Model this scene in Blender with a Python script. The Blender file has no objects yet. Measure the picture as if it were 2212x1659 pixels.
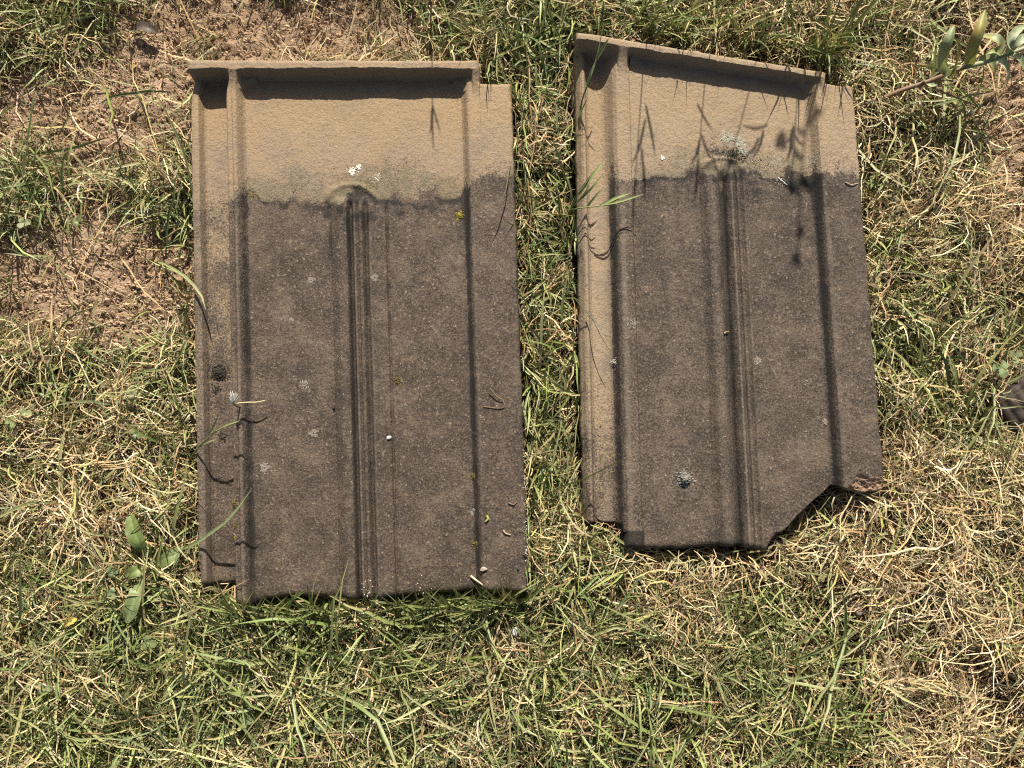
import bpy, math, random
import numpy as np
from mathutils import Vector

R0 = np.random.default_rng(11)
random.seed(5)
scene = bpy.context.scene
C = scene.collection

# ------------------------------------------------------------------ camera, sky, sun, exposure
LENS, DIST, TILT, AIMZ = 27.05, 0.586, math.radians(5.0), 0.03
cam_data = bpy.data.cameras.new('camera')
cam = bpy.data.objects.new('camera', cam_data)
C.objects.link(cam)
cam_data.sensor_width = 36.0
cam_data.lens = LENS
cam_data.clip_start = 0.01
cam_data.clip_end = 100.0
CAM = np.array([0.0, -DIST * math.sin(TILT), AIMZ + DIST * math.cos(TILT)])
cam.location = CAM
cam.rotation_euler = (TILT, 0, 0)
scene.camera = cam

SUN_EL, SUN_AZ = math.radians(40.0), math.radians(4.0)      # azimuth measured from +Y towards +X
world = bpy.data.worlds.new('World')
scene.world = world
world.use_nodes = True
wn = world.node_tree
bgn = wn.nodes['Background']
sky = wn.nodes.new('ShaderNodeTexSky')
sky.sky_type = 'NISHITA'
sky.sun_disc = False
sky.sun_elevation = SUN_EL
sky.sun_rotation = SUN_AZ
sky.dust_density = 3.0
sky.ozone_density = 0.4
wn.links.new(sky.outputs[0], bgn.inputs[0])
bgn.inputs[1].default_value = 0.05
sl = bpy.data.lights.new('sun', 'SUN')
sl.energy = 5.0
sl.angle = math.radians(0.53)
sl.color = (1.0, 0.94, 0.84)
sun = bpy.data.objects.new('sun', sl)
C.objects.link(sun)
SUNV = np.array([math.cos(SUN_EL) * math.sin(SUN_AZ), math.cos(SUN_EL) * math.cos(SUN_AZ), math.sin(SUN_EL)])
sun.rotation_euler = Vector(-SUNV).to_track_quat('-Z', 'Y').to_euler()
sun.location = (0, 1, 2)
scene.view_settings.view_transform = 'Standard'
scene.view_settings.look = 'None'
scene.view_settings.gamma = 1.0
scene.view_settings.exposure = 0.92
scene.view_settings.use_curve_mapping = False
scene.cycles.use_denoising = False
scene.cycles.filter_width = 1.15
scene.cycles.sample_clamp_indirect = 4.0

# ------------------------------------------------------------------ small tools
FW = np.array([0, math.sin(TILT), -math.cos(TILT)])
UP = np.array([0, math.cos(TILT), math.sin(TILT)])


def at(px, py, z=0.0):
    """point of the garden at height z that stands at (px, py) on a 2212 x 1659 survey of the lawn"""
    px, py, z = np.broadcast_arrays(np.asarray(px, float), np.asarray(py, float), np.asarray(z, float))
    a = (px - 1106) / 2212 * 36 / LENS
    b = (829.5 - py) / 2212 * 36 / LENS
    dx = a
    dy = FW[1] + b * UP[1]
    dz = FW[2] + b * UP[2]
    t = (z - CAM[2]) / dz
    return np.stack([CAM[0] + dx * t, CAM[1] + dy * t, z], -1)


def to_px(P):
    d = P - CAM
    f = d @ FW
    return np.stack([1106 + d[..., 0] / f * LENS / 36 * 2212, 829.5 - (d @ UP) / f * LENS / 36 * 2212], -1)


def sstep(a, b, x):
    t = np.clip((x - a) / (b - a), 0, 1)
    return t * t * (3 - 2 * t)


def vnoise(x, y, seed=0):
    r = np.random.default_rng(seed)
    T = r.random((256, 256))
    xi, yi = np.floor(x).astype(int), np.floor(y).astype(int)
    fx, fy = x - xi, y - yi
    fx = fx * fx * (3 - 2 * fx)
    fy = fy * fy * (3 - 2 * fy)
    g = lambda i, j: T[i & 255, j & 255]
    return (g(xi, yi) * (1 - fx) + g(xi + 1, yi) * fx) * (1 - fy) + (g(xi, yi + 1) * (1 - fx) + g(xi + 1, yi + 1) * fx) * fy


def fbm(x, y, o=4, seed=0):
    s, a, n = 0, 1.0, 0
    for k in range(o):
        s = s + a * vnoise(x * 2 ** k + 17.3 * k, y * 2 ** k + 5.1 * k, seed + k)
        n += a
        a *= 0.55
    return s / n


def mesh_from(name, V, faces_list, mat, parent=None, smooth=True, cols=None, uv=None, normals=None, link=True):
    """faces_list: list of int arrays (n,3) / (n,4)"""
    me = bpy.data.meshes.new(name)
    V = np.ascontiguousarray(V, dtype=np.float32)
    me.vertices.add(len(V))
    me.vertices.foreach_set('co', V.ravel())
    loops = np.concatenate([f.ravel() for f in faces_list]).astype(np.int32)
    cnt = np.concatenate([np.full(len(f), f.shape[1]) for f in faces_list]).astype(np.int32)
    start = np.concatenate([[0], np.cumsum(cnt)[:-1]]).astype(np.int32)
    me.loops.add(len(loops))
    me.loops.foreach_set('vertex_index', loops)
    me.polygons.add(len(cnt))
    me.polygons.foreach_set('loop_start', start)
    me.polygons.foreach_set('loop_total', cnt)
    me.polygons.foreach_set('use_smooth', np.full(len(cnt), smooth))
    me.update(calc_edges=True)
    me.validate()
    if cols is not None:
        for nm, arr in cols.items():
            at_ = me.color_attributes.new(nm, 'FLOAT_COLOR', 'POINT')
            c4 = np.ones((len(V), 4), np.float32)
            c4[:, :3] = arr
            at_.data.foreach_set('color', c4.ravel())
    if uv is not None:
        ul = me.uv_layers.new(name='uv')
        ul.data.foreach_set('uv', np.ascontiguousarray(uv[loops], dtype=np.float32).ravel())
    if normals is not None:
        me.normals_split_custom_set_from_vertices([tuple(n) for n in normals])
    if mat is not None:
        me.materials.append(mat)
    o = bpy.data.objects.new(name, me)
    C.objects.link(o)
    if parent is not None:
        o.parent = parent
    return o


def tag(o, label=None, cat=None, group=None, kind=None):
    if label: o['label'] = label
    if cat: o['category'] = cat
    if group: o['group'] = group
    if kind: o['kind'] = kind
    return o


def empty(name, loc):
    e = bpy.data.objects.new(name, None)
    e.location = loc
    e.empty_display_size = 0.01
    C.objects.link(e)
    return e


# ------------------------------------------------------------------ materials
class NT:
    def __init__(s, name):
        s.m = bpy.data.materials.new(name)
        s.m.use_nodes = True
        s.t = s.m.node_tree
        s.bsdf = s.t.nodes['Principled BSDF']
        s.out = s.t.nodes['Material Output']

    def n(s, typ, **kw):
        nd = s.t.nodes.new(typ)
        for k, v in kw.items():
            setattr(nd, k, v)
        return nd

    def put(s, sock, v):
        if hasattr(v, 'is_output'):
            s.t.links.new(v, sock)
        elif v is not None:
            sock.default_value = v if not isinstance(v, tuple) or len(v) == 4 or sock.type == 'VECTOR' else (*v, 1)

    def noise(s, vec, scale, detail=4, rough=0.6):
        nd = s.n('ShaderNodeTexNoise')
        s.put(nd.inputs['Vector'], vec)
        nd.inputs['Scale'].default_value = scale
        nd.inputs['Detail'].default_value = detail
        nd.inputs['Roughness'].default_value = rough
        return nd.outputs[0]

    def ramp(s, f, a, b, lo=0.0, hi=1.0):
        nd = s.n('ShaderNodeMapRange', interpolation_type='SMOOTHSTEP')
        s.put(nd.inputs[0], f)
        for i, v in enumerate((a, b, lo, hi)):
            nd.inputs[i + 1].default_value = v
        return nd.outputs[0]

    def math(s, op, a, b=0.0):
        nd = s.n('ShaderNodeMath', operation=op)
        s.put(nd.inputs[0], a)
        s.put(nd.inputs[1], b)
        return nd.outputs[0]

    def mix(s, f, a, b, blend='MIX'):
        nd = s.n('ShaderNodeMix', data_type='RGBA', blend_type=blend)
        s.put(nd.inputs[0], f)
        s.put(nd.inputs[6], a)
        s.put(nd.inputs[7], b)
        return nd.outputs[2]

    def attr(s, name):
        nd = s.n('ShaderNodeAttribute', attribute_name=name)
        return nd.outputs['Color']

    def sep(s, col):
        nd = s.n('ShaderNodeSeparateColor')
        s.put(nd.inputs[0], col)
        return nd.outputs

    def bump(s, h, strength, dist):
        nd = s.n('ShaderNodeBump')
        nd.inputs['Strength'].default_value = strength
        nd.inputs['Distance'].default_value = dist
        s.put(nd.inputs['Height'], h)
        s.t.links.new(nd.outputs[0], s.bsdf.inputs['Normal'])

    def pos(s):
        return s.n('ShaderNodeNewGeometry').outputs['Position']


def tile_material(name, tan_a, tan_b, dark_a, dark_b):
    k = NT(name)
    P = k.pos()
    w = k.sep(k.attr('wear_shade'))            # r weathered skin, g algae, b dirt plus shade painted on slopes
    x = k.sep(k.attr('extra'))           # r fresh break, g worn pale, b ochre
    n0 = k.noise(P, 13, 3, .6)
    n1 = k.noise(P, 46, 6, .68)
    n2 = k.noise(P, 240, 5, .75)
    n3 = k.noise(P, 760, 5, .85)
    n4 = k.noise(P, 480, 2, .6)
    tan = k.mix(k.ramp(n1, .35, .65), tan_a, tan_b)
    tan = k.mix(k.ramp(n1, .54, .68, 0, .55), tan, (.17, .135, .10))
    tan = k.mix(k.math('MULTIPLY', x[2], .7), tan, (.31, .215, .115))
    tan = k.mix(k.ramp(n3, .50, .64, 0, .6), tan, (.13, .096, .065))
    tan = k.mix(k.ramp(n2, .60, .75, 0, .35), tan, (.15, .12, .085))
    dark = k.mix(k.ramp(n0, .38, .62), dark_a, dark_b)
    dark = k.mix(k.ramp(n1, .48, .36, 0, .40), dark, (.150, .104, .070))
    dark = k.mix(k.ramp(n2, .42, .62, 0, .55), dark, (.165, .122, .086))
    sp = k.math('ADD', n3, k.math('MULTIPLY', k.math('SUBTRACT', n1, .5), .34))
    dark = k.mix(k.ramp(sp, .44, .58, 0, .88), dark, (.021, .0165, .0125))
    dark = k.mix(k.ramp(n4, .64, .71, 0, .7), dark, (.30, .235, .17))
    f = k.math('ADD', w[0], k.math('MULTIPLY', k.math('SUBTRACT', n2, .5), .9))
    f = k.math('ADD', f, k.math('MULTIPLY', k.math('SUBTRACT', n3, .5), 1.7))
    col = k.mix(k.ramp(f, .30, .70), tan, dark)
    col = k.mix(k.ramp(k.math('ADD', x[1], k.math('MULTIPLY', k.math('SUBTRACT', n2, .5), .5)), .15, .95, 0, .75), col, (.185, .145, .105))
    g = k.math('ADD', w[1], k.math('MULTIPLY', k.math('SUBTRACT', n2, .5), .8))
    col = k.mix(k.ramp(g, .30, 1.2, 0, .60), col, (.105, .096, .052))
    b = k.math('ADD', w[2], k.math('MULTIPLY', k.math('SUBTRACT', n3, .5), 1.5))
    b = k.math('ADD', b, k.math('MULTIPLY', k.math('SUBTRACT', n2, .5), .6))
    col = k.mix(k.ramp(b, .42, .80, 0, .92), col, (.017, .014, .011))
    brk = k.mix(k.ramp(n2, .4, .65), (.24, .145, .088), (.36, .25, .165))
    col = k.mix(x[0], col, brk)
    k.put(k.bsdf.inputs['Base Color'], col)
    k.bsdf.inputs['Roughness'].default_value = .78
    k.bsdf.inputs['Specular IOR Level'].default_value = .35
    h = k.math('ADD', k.math('MULTIPLY', n3, .5), k.math('MULTIPLY', n2, .9))
    k.bump(h, .95, .0016)
    return k.m


def blade_material(name, transl, rough=.45, spec=.35):
    k = NT(name)
    c = k.attr('tint')
    n = k.noise(k.pos(), 420, 2, .6)
    col = k.mix(k.ramp(n, .35, .7, 0, .30), c, (.10, .085, .045))
    k.put(k.bsdf.inputs['Base Color'], col)
    k.bsdf.inputs['Roughness'].default_value = rough
    k.bsdf.inputs['Specular IOR Level'].default_value = spec
    tr = k.n('ShaderNodeBsdfTranslucent')
    k.put(tr.inputs[0], k.mix(.5, col, (1, 1, .5, 1), 'MULTIPLY'))
    mx = k.n('ShaderNodeMixShader')
    mx.inputs[0].default_value = transl
    k.t.links.new(k.bsdf.outputs[0], mx.inputs[1])
    k.t.links.new(tr.outputs[0], mx.inputs[2])
    k.t.links.new(mx.outputs[0], k.out.inputs[0])
    return k.m


def plain(name, a, b, scale, rough=.8, bump=.4, bd=.0006, sub=None):
    k = NT(name)
    n = k.noise(k.pos(), scale, 4, .65)
    k.put(k.bsdf.inputs['Base Color'], k.mix(k.ramp(n, .32, .68), a, b))
    k.bsdf.inputs['Roughness'].default_value = rough
    k.bsdf.inputs['Specular IOR Level'].default_value = .3
    k.bump(n, bump, bd)
    return k.m


def soil_material():
    k = NT('soil')
    P = k.pos()
    n1, n2, n3 = k.noise(P, 14, 5), k.noise(P, 180, 5, .7), k.noise(P, 700, 3, .7)
    col = k.mix(k.ramp(n1, .35, .65), (.33, .222, .137), (.42, .298, .195))
    col = k.mix(k.ramp(n2, .40, .70, 0, .8), col, (.17, .108, .064))
    col = k.mix(k.ramp(n3, .58, .72, 0, .7), col, (.55, .43, .31))
    col = k.mix(k.sep(k.attr('dry'))[0], k.mix(k.ramp(n2, .4, .6), (.050, .034, .021), (.11, .074, .045)), col)  # humus under the turf, painted darker to add shade in the gaps
    k.put(k.bsdf.inputs['Base Color'], col)
    k.bsdf.inputs['Roughness'].default_value = .95
    k.bsdf.inputs['Specular IOR Level'].default_value = .1
    k.bump(k.math('ADD', n2, k.math('MULTIPLY', n3, .5)), 1.0, .004)
    return k.m


M = {
    'tile_l': tile_material('clay_whole', (.285, .20, .118), (.255, .19, .128), (.082, .058, .040), (.112, .079, .055)),
    'tile_r': tile_material('clay_broken', (.305, .222, .138), (.28, .212, .143), (.080, .060, .045), (.110, .082, .059)),
    'soil': soil_material(),
    'green': blade_material('green_blade', .16, .45, .32),
    'straw': blade_material('straw_blade', .06, .6, .2),
    'leaf': blade_material('leaf_blade', .22, .5, .35),
    'lichen': plain('lichen', (.34, .31, .26), (.20, .175, .145), 900),
    'crust': plain('lichen_crust', (.30, .265, .22), (.13, .105, .082), 1500, .9, .9, .0012),
    'crust_pale': plain('pale_lichen_crust', (.37, .33, .25), (.20, .175, .125), 900, .9, .9, .0012),
    'lichen_white': plain('white_lichen', (.60, .57, .49), (.42, .39, .33), 900),
    'moss_dark': plain('dark_moss', (.018, .016, .012), (.05, .045, .028), 900),
    'moss_olive': plain('olive_moss', (.16, .125, .03), (.06, .05, .018), 900),
    'moss_yellow': plain('yellow_lichen', (.34, .26, .03), (.17, .14, .03), 900),
    'lump': plain('grey_lichen', (.24, .225, .19), (.075, .07, .06), 700),
    'fluff': plain('fluff', (.80, .78, .72), (.72, .69, .62), 500, .9, 0),
    'stone': plain('stone', (.40, .32, .27), (.28, .21, .17), 220),
    'stone_grey': plain('grey_stone', (.42, .40, .38), (.22, .21, .20), 300, .35),
    'stone_white': plain('white_stone', (.62, .60, .57), (.22, .21, .20), 300, .5),
    'coal': plain('coal', (.012, .012, .013), (.05, .05, .05), 300, .4),
    'red_stone': plain('red_stone', (.34, .22, .17), (.25, .15, .11), 160),
    'bark': plain('bark', (.030, .022, .018), (.060, .046, .038), 120, .75, .8, .0015),
    'crumb': plain('crumb', (.47, .335, .215), (.31, .205, .125), 260),
}

# ------------------------------------------------------------------ the ground
def soil_height(x, y):
    return (fbm(x * 9, y * 9, 3, 3) - .5) * .012 + (fbm(x * 70, y * 70, 3, 9) - .5) * .009


def build_ground():
    def axis(a, b, step):
        inner = np.arange(a, b + 1e-6, step)
        out = np.array([.02, .05, .1, .2, .4, .8, 1.6])
        return np.concatenate([(a - out)[::-1], inner, b + out])
    X = axis(-.56, .56, .0024)
    Y = axis(-.46, .48, .0024)
    gx, gy = np.meshgrid(X, Y)
    gz = soil_height(gx, gy) + (fbm(gx * 200, gy * 200, 2, 21) - .5) * .007
    n, m = gx.shape
    idx = np.arange(n * m).reshape(n, m)
    F = np.stack([idx[:-1, :-1], idx[:-1, 1:], idx[1:, 1:], idx[1:, :-1]], -1).reshape(-1, 4)
    P = np.stack([gx, gy, gz], -1).reshape(-1, 3)
    b = bare(P)
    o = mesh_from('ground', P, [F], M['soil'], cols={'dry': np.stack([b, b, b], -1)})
    tag(o, 'dry reddish brown crumbly soil under the sparse lawn', 'ground', kind='structure')



# ------------------------------------------------------------------ the two roof tiles
PX = 0.353                                   # millimetres per survey unit


def smax(a, b, k):
    h = np.maximum(k - np.abs(a - b), 0)
    return np.maximum(a, b) + h * h / (4 * k)


def seg_dist(px, py, poly, closed=True):
    """distance to a polygon outline and inside flag"""
    d = np.full(px.shape, 1e9)
    ins = np.zeros(px.shape, bool)
    n = len(poly)
    for i in range(n if closed else n - 1):
        ax, ay = poly[i]
        bx, by = poly[(i + 1) % n]
        ex, ey = bx - ax, by - ay
        L = ex * ex + ey * ey + 1e-12
        t = np.clip(((px - ax) * ex + (py - ay) * ey) / L, 0, 1)
        d = np.minimum(d, np.hypot(px - ax - t * ex, py - ay - t * ey))
        if closed:
            c = ((ay > py) != (by > py))
            with np.errstate(divide='ignore', invalid='ignore'):
                xx = ax + (py - ay) / (by - ay if by != ay else 1e-9) * ex
            ins ^= c & (px < xx)
    return d, ins


FOOT = []                                    # ground outlines of the tiles, for the grass


def build_tile(S):
    # column and row positions, closer together where the moulding is steep
    cols = [0.0]
    while cols[-1] < 700:
        u = cols[-1]
        st = 2.6
        for a, b in S['fine']:
            if a <= u <= b: st = 1.1
        cols.append(min(700, u + st))
    cols = np.array(sorted(set([round(c, 2) for c in cols] + [c + e for c in S['jumps'] for e in (-.35, .35)])))
    t = np.unique(np.concatenate([np.linspace(0, .008, 7), np.linspace(.008, .07, 56), np.linspace(.07, .96, 300), np.linspace(.96, .988, 26), np.linspace(.988, 1, 16)]))
    U, T = np.meshgrid(cols, t)
    top = np.array([S['top'](c) for c in cols])
    bot = np.array([S['bottom'](c) for c in cols])
    wob = (fbm(cols / 22, cols * 0, 3, S['seed']) - .5)
    bot = bot + wob * S.get('chip', 3)
    top = top + (fbm(cols / 30, cols * 0 + 9, 3, S['seed'] + 5) - .5) * 2.2
    Y = top[None, :] + T * (bot - top)[None, :]
    L, Rr = S['left'](Y), S['right'](Y)
    X = L + U / 700 * (Rr - L)
    # ragged long edges
    ew = (fbm(Y / 24, Y * 0 + 3, 4, S['seed'] + 8) - .5) * 4.6
    X = X + ew * (np.exp(-U / 6) + np.exp(-(700 - U) / 6))
    h = S['height'](U, Y)
    h = h + (fbm(U / 60, Y / 60, 2, S['seed'] + 2) - .5) * .9 + (fbm(U / 5, Y / 5, 2, S['seed'] + 3) - .5) * .28
    # outline (clockwise along the grid border) and rounded arrises
    pts = np.concatenate([np.stack([X[0], Y[0]], -1), np.stack([X[1:, -1], Y[1:, -1]], -1),
                          np.stack([X[-1, ::-1], Y[-1, ::-1]], -1)[1:], np.stack([X[::-1, 0], Y[::-1, 0]], -1)[1:-1]])
    keep = [0]
    for i in range(1, len(pts)):                     # thin the outline for the distance search
        if np.hypot(*(pts[i] - pts[keep[-1]])) > 9 or abs(i - len(cols)) < 2: keep.append(i)
    d, _ = seg_dist(X, Y, pts[keep])
    d[0, :] = d[-1, :] = d[:, 0] = d[:, -1] = 0
    rad = S['round'](U, Y)
    dd = np.clip(rad - d, 0, rad) * PX
    rr = rad * PX
    h = h - (rr - np.sqrt(np.maximum(rr * rr - dd * dd * .985, 0)))
    # real positions: the slab's own (slightly leaning) plane plus relief
    (z00, z10), (z01, z11) = S['z']
    uu, vv = U / 700, np.clip((Y - 120) / 1150, 0, 1)
    zb = (z00 * (1 - uu) + z10 * uu) * (1 - vv) + (z01 * (1 - uu) + z11 * uu) * vv
    P = at(X, Y, zb)
    P[..., 2] += h / 1000
    n, m = U.shape
    idx = np.arange(n * m).reshape(n, m)
    F = np.stack([idx[:-1, :-1], idx[1:, :-1], idx[1:, 1:], idx[:-1, 1:]], -1).reshape(-1, 4)
    fu = ((U[:-1, :-1] + U[1:, 1:]) / 2).ravel()
    fy = ((Y[:-1, :-1] + Y[1:, 1:]) / 2).ravel()
    du = np.gradient(P, axis=1)
    dv = np.gradient(P, axis=0)
    N = -np.cross(du, dv)
    N /= np.linalg.norm(N, axis=-1, keepdims=True) + 1e-12
    N[N[..., 2] < 0] *= -1
    wear_shade, extra = S['masks'](U, Y)
    P = P.reshape(-1, 3)
    N = N.reshape(-1, 3)
    wear_shade = wear_shade.reshape(-1, 3)
    extra = extra.reshape(-1, 3)
    # skirt down to the underside
    ring = np.concatenate([idx[0], idx[1:, -1], idx[-1, ::-1][1:], idx[::-1, 0][1:-1]])
    ring_face = np.concatenate([np.arange(m - 1), (np.arange(n - 1) * (m - 1) + m - 2), ((n - 2) * (m - 1) + np.arange(m - 1)[::-1]), (np.arange(n - 1)[::-1] * (m - 1))])
    TH = S['thick']
    kR = len(ring)
    c0 = P.mean(0)
    top_r = P[ring]
    bot_r = top_r.copy()
    bot_r[:, 2] = np.minimum(top_r[:, 2] - .006, zb.reshape(-1)[ring] - TH + .001)
    tang = np.roll(top_r, -1, 0) - np.roll(top_r, 1, 0)
    nr = np.stack([tang[:, 1], -tang[:, 0], tang[:, 0] * 0], -1)
    nr /= np.linalg.norm(nr, axis=1, keepdims=True) + 1e-12
    if (nr * (top_r - c0)).sum() < 0: nr = -nr
    mid_r = (top_r + bot_r) / 2 + nr * .0006 + (R0.random((kR, 1)) - .5) * .0008
    root = empty('roof_tile', (float(c0[0]), float(c0[1]), float(zb.mean() - TH)))
    org = np.array(root.location)
    part_of = S['parts'](fu, fy)
    names = S['part_names']
    for pi, nm in enumerate(names):
        f = F[part_of == pi]
        rsel = np.where(part_of[ring_face] == pi)[0]
        used, inv = np.unique(f, return_inverse=True)
        base = len(used)
        V = [P[used]]
        NN = [N[used]]
        W = [wear_shade[used]]
        E = [extra[used]]
        faces = [inv.reshape(-1, 4)]
        if len(rsel):
            nx = (rsel + 1) % kR
            k = len(rsel)
            for arr in (top_r, mid_r, mid_r, bot_r):
                pass
            V += [top_r[rsel], top_r[nx], mid_r[rsel], mid_r[nx], bot_r[rsel], bot_r[nx]]
            NN += [nr[rsel], nr[nx]] * 3
            sk = wear_shade[ring]
            W += [sk[rsel], sk[nx]] * 3
            ex = extra[ring]
            E += [ex[rsel], ex[nx]] * 3
            a = base + np.arange(k)
            q1 = np.stack([a, a + k, a + 3 * k, a + 2 * k], -1)
            q2 = np.stack([a + 2 * k, a + 3 * k, a + 5 * k, a + 4 * k], -1)
            faces += [q1, q2]
            base += 6 * k
        if nm == 'pan':                                            # plain underside
            rs = np.unique(np.concatenate([np.arange(0, n, 12), [n - 1]]))
            cs = np.unique(np.concatenate([np.arange(0, m, 12), [m - 1]]))
            ui = idx[np.ix_(rs, cs)]
            bv = P[ui.ravel()].copy()
            bv[:, 2] = zb.reshape(-1)[ui.ravel()] - TH
            li = base + np.arange(ui.size).reshape(ui.shape)
            faces.append(np.stack([li[:-1, :-1], li[:-1, 1:], li[1:, 1:], li[1:, :-1]], -1).reshape(-1, 4))
            V.append(bv)
            NN.append(np.tile([0, 0, -1.0], (len(bv), 1)))
            W.append(np.tile([.2, 0, 0], (len(bv), 1)))
            E.append(np.zeros((len(bv), 3)))
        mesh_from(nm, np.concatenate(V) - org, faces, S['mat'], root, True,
                  {'wear_shade': np.concatenate(W), 'extra': np.concatenate(E)}, normals=np.concatenate(NN))
    low = at(pts[keep][:, 0], pts[keep][:, 1], .03)
    FOOT.append((low[:, :2], float(zb.max()) + .004))
    S['root'], S['org'] = root, org

    def surf(px, py):                                              # a point on the finished surface
        j = np.argmin((X - px) ** 2 + (Y - py) ** 2)
        return P[j]
    S['surf'] = surf
    return root


# --- the whole tile on the left
LP = np.array([(0, 0.5), (4, 2.6), (12, 3.2), (19, 2.6), (25, -3.2), (30, -4.6), (50, -4.9), (80, -4.8), (82.5, -4), (84, 6.0), (87, 8.8), (91, 9.6), (94, 9.2), (97, 8.6), (100, 9.8), (104, 10.2), (108, 9.2),
               (112, 6.4), (116, 2.6), (120, .8), (126, 0), (292, 0), (297, -.7), (303, .2), (315, 1.8), (330, 2.6), (336, 2.2), (341, -1.0), (345, -.6), (350, 1.7), (354, 1.7),
               (358, .7), (362, 1.7), (368, 1.8), (374, -.4), (378, 0), (384, 1.8), (392, 1.6), (410, .9), (418, .6), (421, -.6), (425, 0), (584, 0), (591, .4), (596, 2.4), (601, 6.0),
               (605, 8.0), (610, 8.8), (640, 8.6), (690, 8.4), (700, 7.8)], float)


def left_height(U, Y):
    P = np.interp(U, LP[:, 0], LP[:, 1])
    rib = ((U > 290) & (U < 428))
    P = np.where(rib, P * 2.1 * sstep(428, 452, Y), P)
    wig = (fbm(U / 28, U * 0, 3, 77) - .5) * 5
    slope = 3.2 - 2.98 * sstep(602, 618, U) - 2.95 * np.exp(-((U - 98) / 16) ** 6) + .4 * (U > 632)
    W = 15.0 + (fbm(U / 50, U * 0 + 4, 2, 70) - .5) * 1.4 - np.maximum(Y - 168 - wig, 0) * slope
    # rounded inner corners of the tray
    cr = np.hypot(np.minimum(U - 572, 40).clip(0), np.minimum(205 - Y, 40).clip(0))
    corner = np.where((U > 572) & (U < 606) & (Y < 205), (cr - 22) * .9, -50)
    cl = np.hypot((140 - U).clip(0), (200 - Y).clip(0))
    corner2 = np.where((U < 140) & (U > 110) & (Y < 200), (cl - 22) * .9, -50)
    W = np.maximum(W, np.minimum(corner, 3))
    W = np.maximum(W, np.minimum(corner2, 4))
    h = smax(P, W, 6)
    q = np.sqrt(((U - 346) / 52) ** 2 + ((Y - 434) / 34) ** 2)
    up = sstep(456, 422, Y)
    h = h + up * (2.6 * np.exp(-((q - 1) / .14) ** 2) + 1.9 * sstep(1.1, .8, q)) + sstep(444, 436, Y) * sstep(424, 432, Y) * sstep(.7, .5, np.abs(U - 346) / 60) * .8
    return h


def left_masks(U, Y):
    n = fbm(U / 60, Y / 60, 4, 31)
    n2 = fbm(U / 18, Y / 18, 3, 33)
    border = 424 + (n - .5) * 110 + (n2 - .5) * 30 - 22 * sstep(595, 615, U)
    ear = np.exp(-((U - 240) / 50) ** 2) * 20 + np.exp(-((U - 480) / 70) ** 2) * 45
    wth = .40 * sstep(-130, -8, Y - border + ear) + .60 * sstep(-16, 20, Y - border + ear * .4)
    lo = np.where(U < 84, .56 + .5 * (n - .5) + .2 * sstep(700, 1100, Y), 1)
    wth = np.where(U < 84, (.25 + .75 * sstep(260, 560, Y)) * lo, wth)
    wth = np.where((U > 84) & (U < 114), wth * .75, wth)
    alg = np.exp(-((Y - border + ear * .6 + 18) / 34) ** 2) * (.35 + 1.1 * n2) * sstep(100, 150, U) * sstep(640, 560, U) + .5 * np.exp(-((U - 122) / 12) ** 2 - ((Y - 400) / 60) ** 2)
    alg = alg + .35 * np.exp(-((Y - 395) / 40) ** 2) * (U > 607) + .35 * np.exp(-((U - 345) / 60) ** 2 - ((Y - 405) / 26) ** 2)
    grime_shade = 1.15 * sstep(-12, 8, Y - border) * np.exp(-np.maximum(Y - border, 0) / 52) * sstep(100, 150, U) * sstep(640, 580, U) * (.3 + n2)
    grime_shade += .38 * np.exp(-((U - 76) / 7) ** 2) * (n2 > .42) * sstep(180, 240, Y) * sstep(1000, 300, Y)
    grime_shade += (.3 + .55 * sstep(360, 460, Y)) * np.exp(-((U - 117) / 9) ** 2) * sstep(200, 330, Y) * (.5 + .6 * n2)  # ridge, step and rib groove bands: dirt deepened with painted slope shade
    grime_shade += (.3 + .6 * sstep(340, 440, Y)) * np.exp(-((U - 595) / 9) ** 2) * sstep(200, 300, Y) * (.6 + .5 * n2)
    grime_shade += .75 * np.exp(-((U - 341) / 6) ** 2) * sstep(445, 520, Y) + .6 * np.exp(-((U - 374) / 5) ** 2) * sstep(445, 520, Y) + .45 * (np.exp(-((U - 297) / 4) ** 2) + np.exp(-((U - 421) / 4) ** 2)) * sstep(445, 520, Y)
    grime_shade += .55 * np.exp(-((U - 50) / 16) ** 2 - ((Y - 800) / 24) ** 2) + .5 * np.exp(-((U - 45) / 20) ** 2 - ((Y - 945) / 14) ** 2) * (n2 > .5)
    grime_shade += .25 * sstep(1270, 1300, Y)
    grime_shade += .2 * sstep(.55, .75, n) * (Y > 450)
    worn = .45 * np.exp(-((U - 352) / 4) ** 2) * (Y > 450) + .5 * np.exp(-((U - 384) / 5) ** 2) * (Y > 450) + .34 * sstep(.52, .3, n) * sstep(480, 600, Y) * sstep(120, 170, U) * sstep(300, 230, U) * sstep(1150, 800, Y)
    worn += .55 * np.exp(-((U - 104) / 5) ** 2) * sstep(380, 480, Y) + .45 * np.exp(-((U - 89) / 3.5) ** 2) * sstep(380, 480, Y) + .4 * np.exp(-((U - 609) / 5) ** 2) * sstep(380, 480, Y) + .35 * np.exp(-((U - 326) / 8) ** 2) * (Y > 470)
    worn += .45 * ((U < 24) & (Y > 300)) + .3 * np.exp(-((U - 12) / 8) ** 2 - ((Y - 1215) / 60) ** 2)
    worn += .6 * np.exp(-((U - 346) / 34) ** 2 - ((Y - 432) / 8) ** 2) + .45 * np.exp(-((np.sqrt(((U - 346) / 52) ** 2 + ((Y - 434) / 34) ** 2) - 1) / .10) ** 2) * (Y < 430)
    och = np.exp(-((Y - 240) / 60) ** 2) * (.5 + n)
    z = U * 0
    return np.stack([wth, alg, grime_shade], -1), np.stack([z, worn, och], -1)


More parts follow.
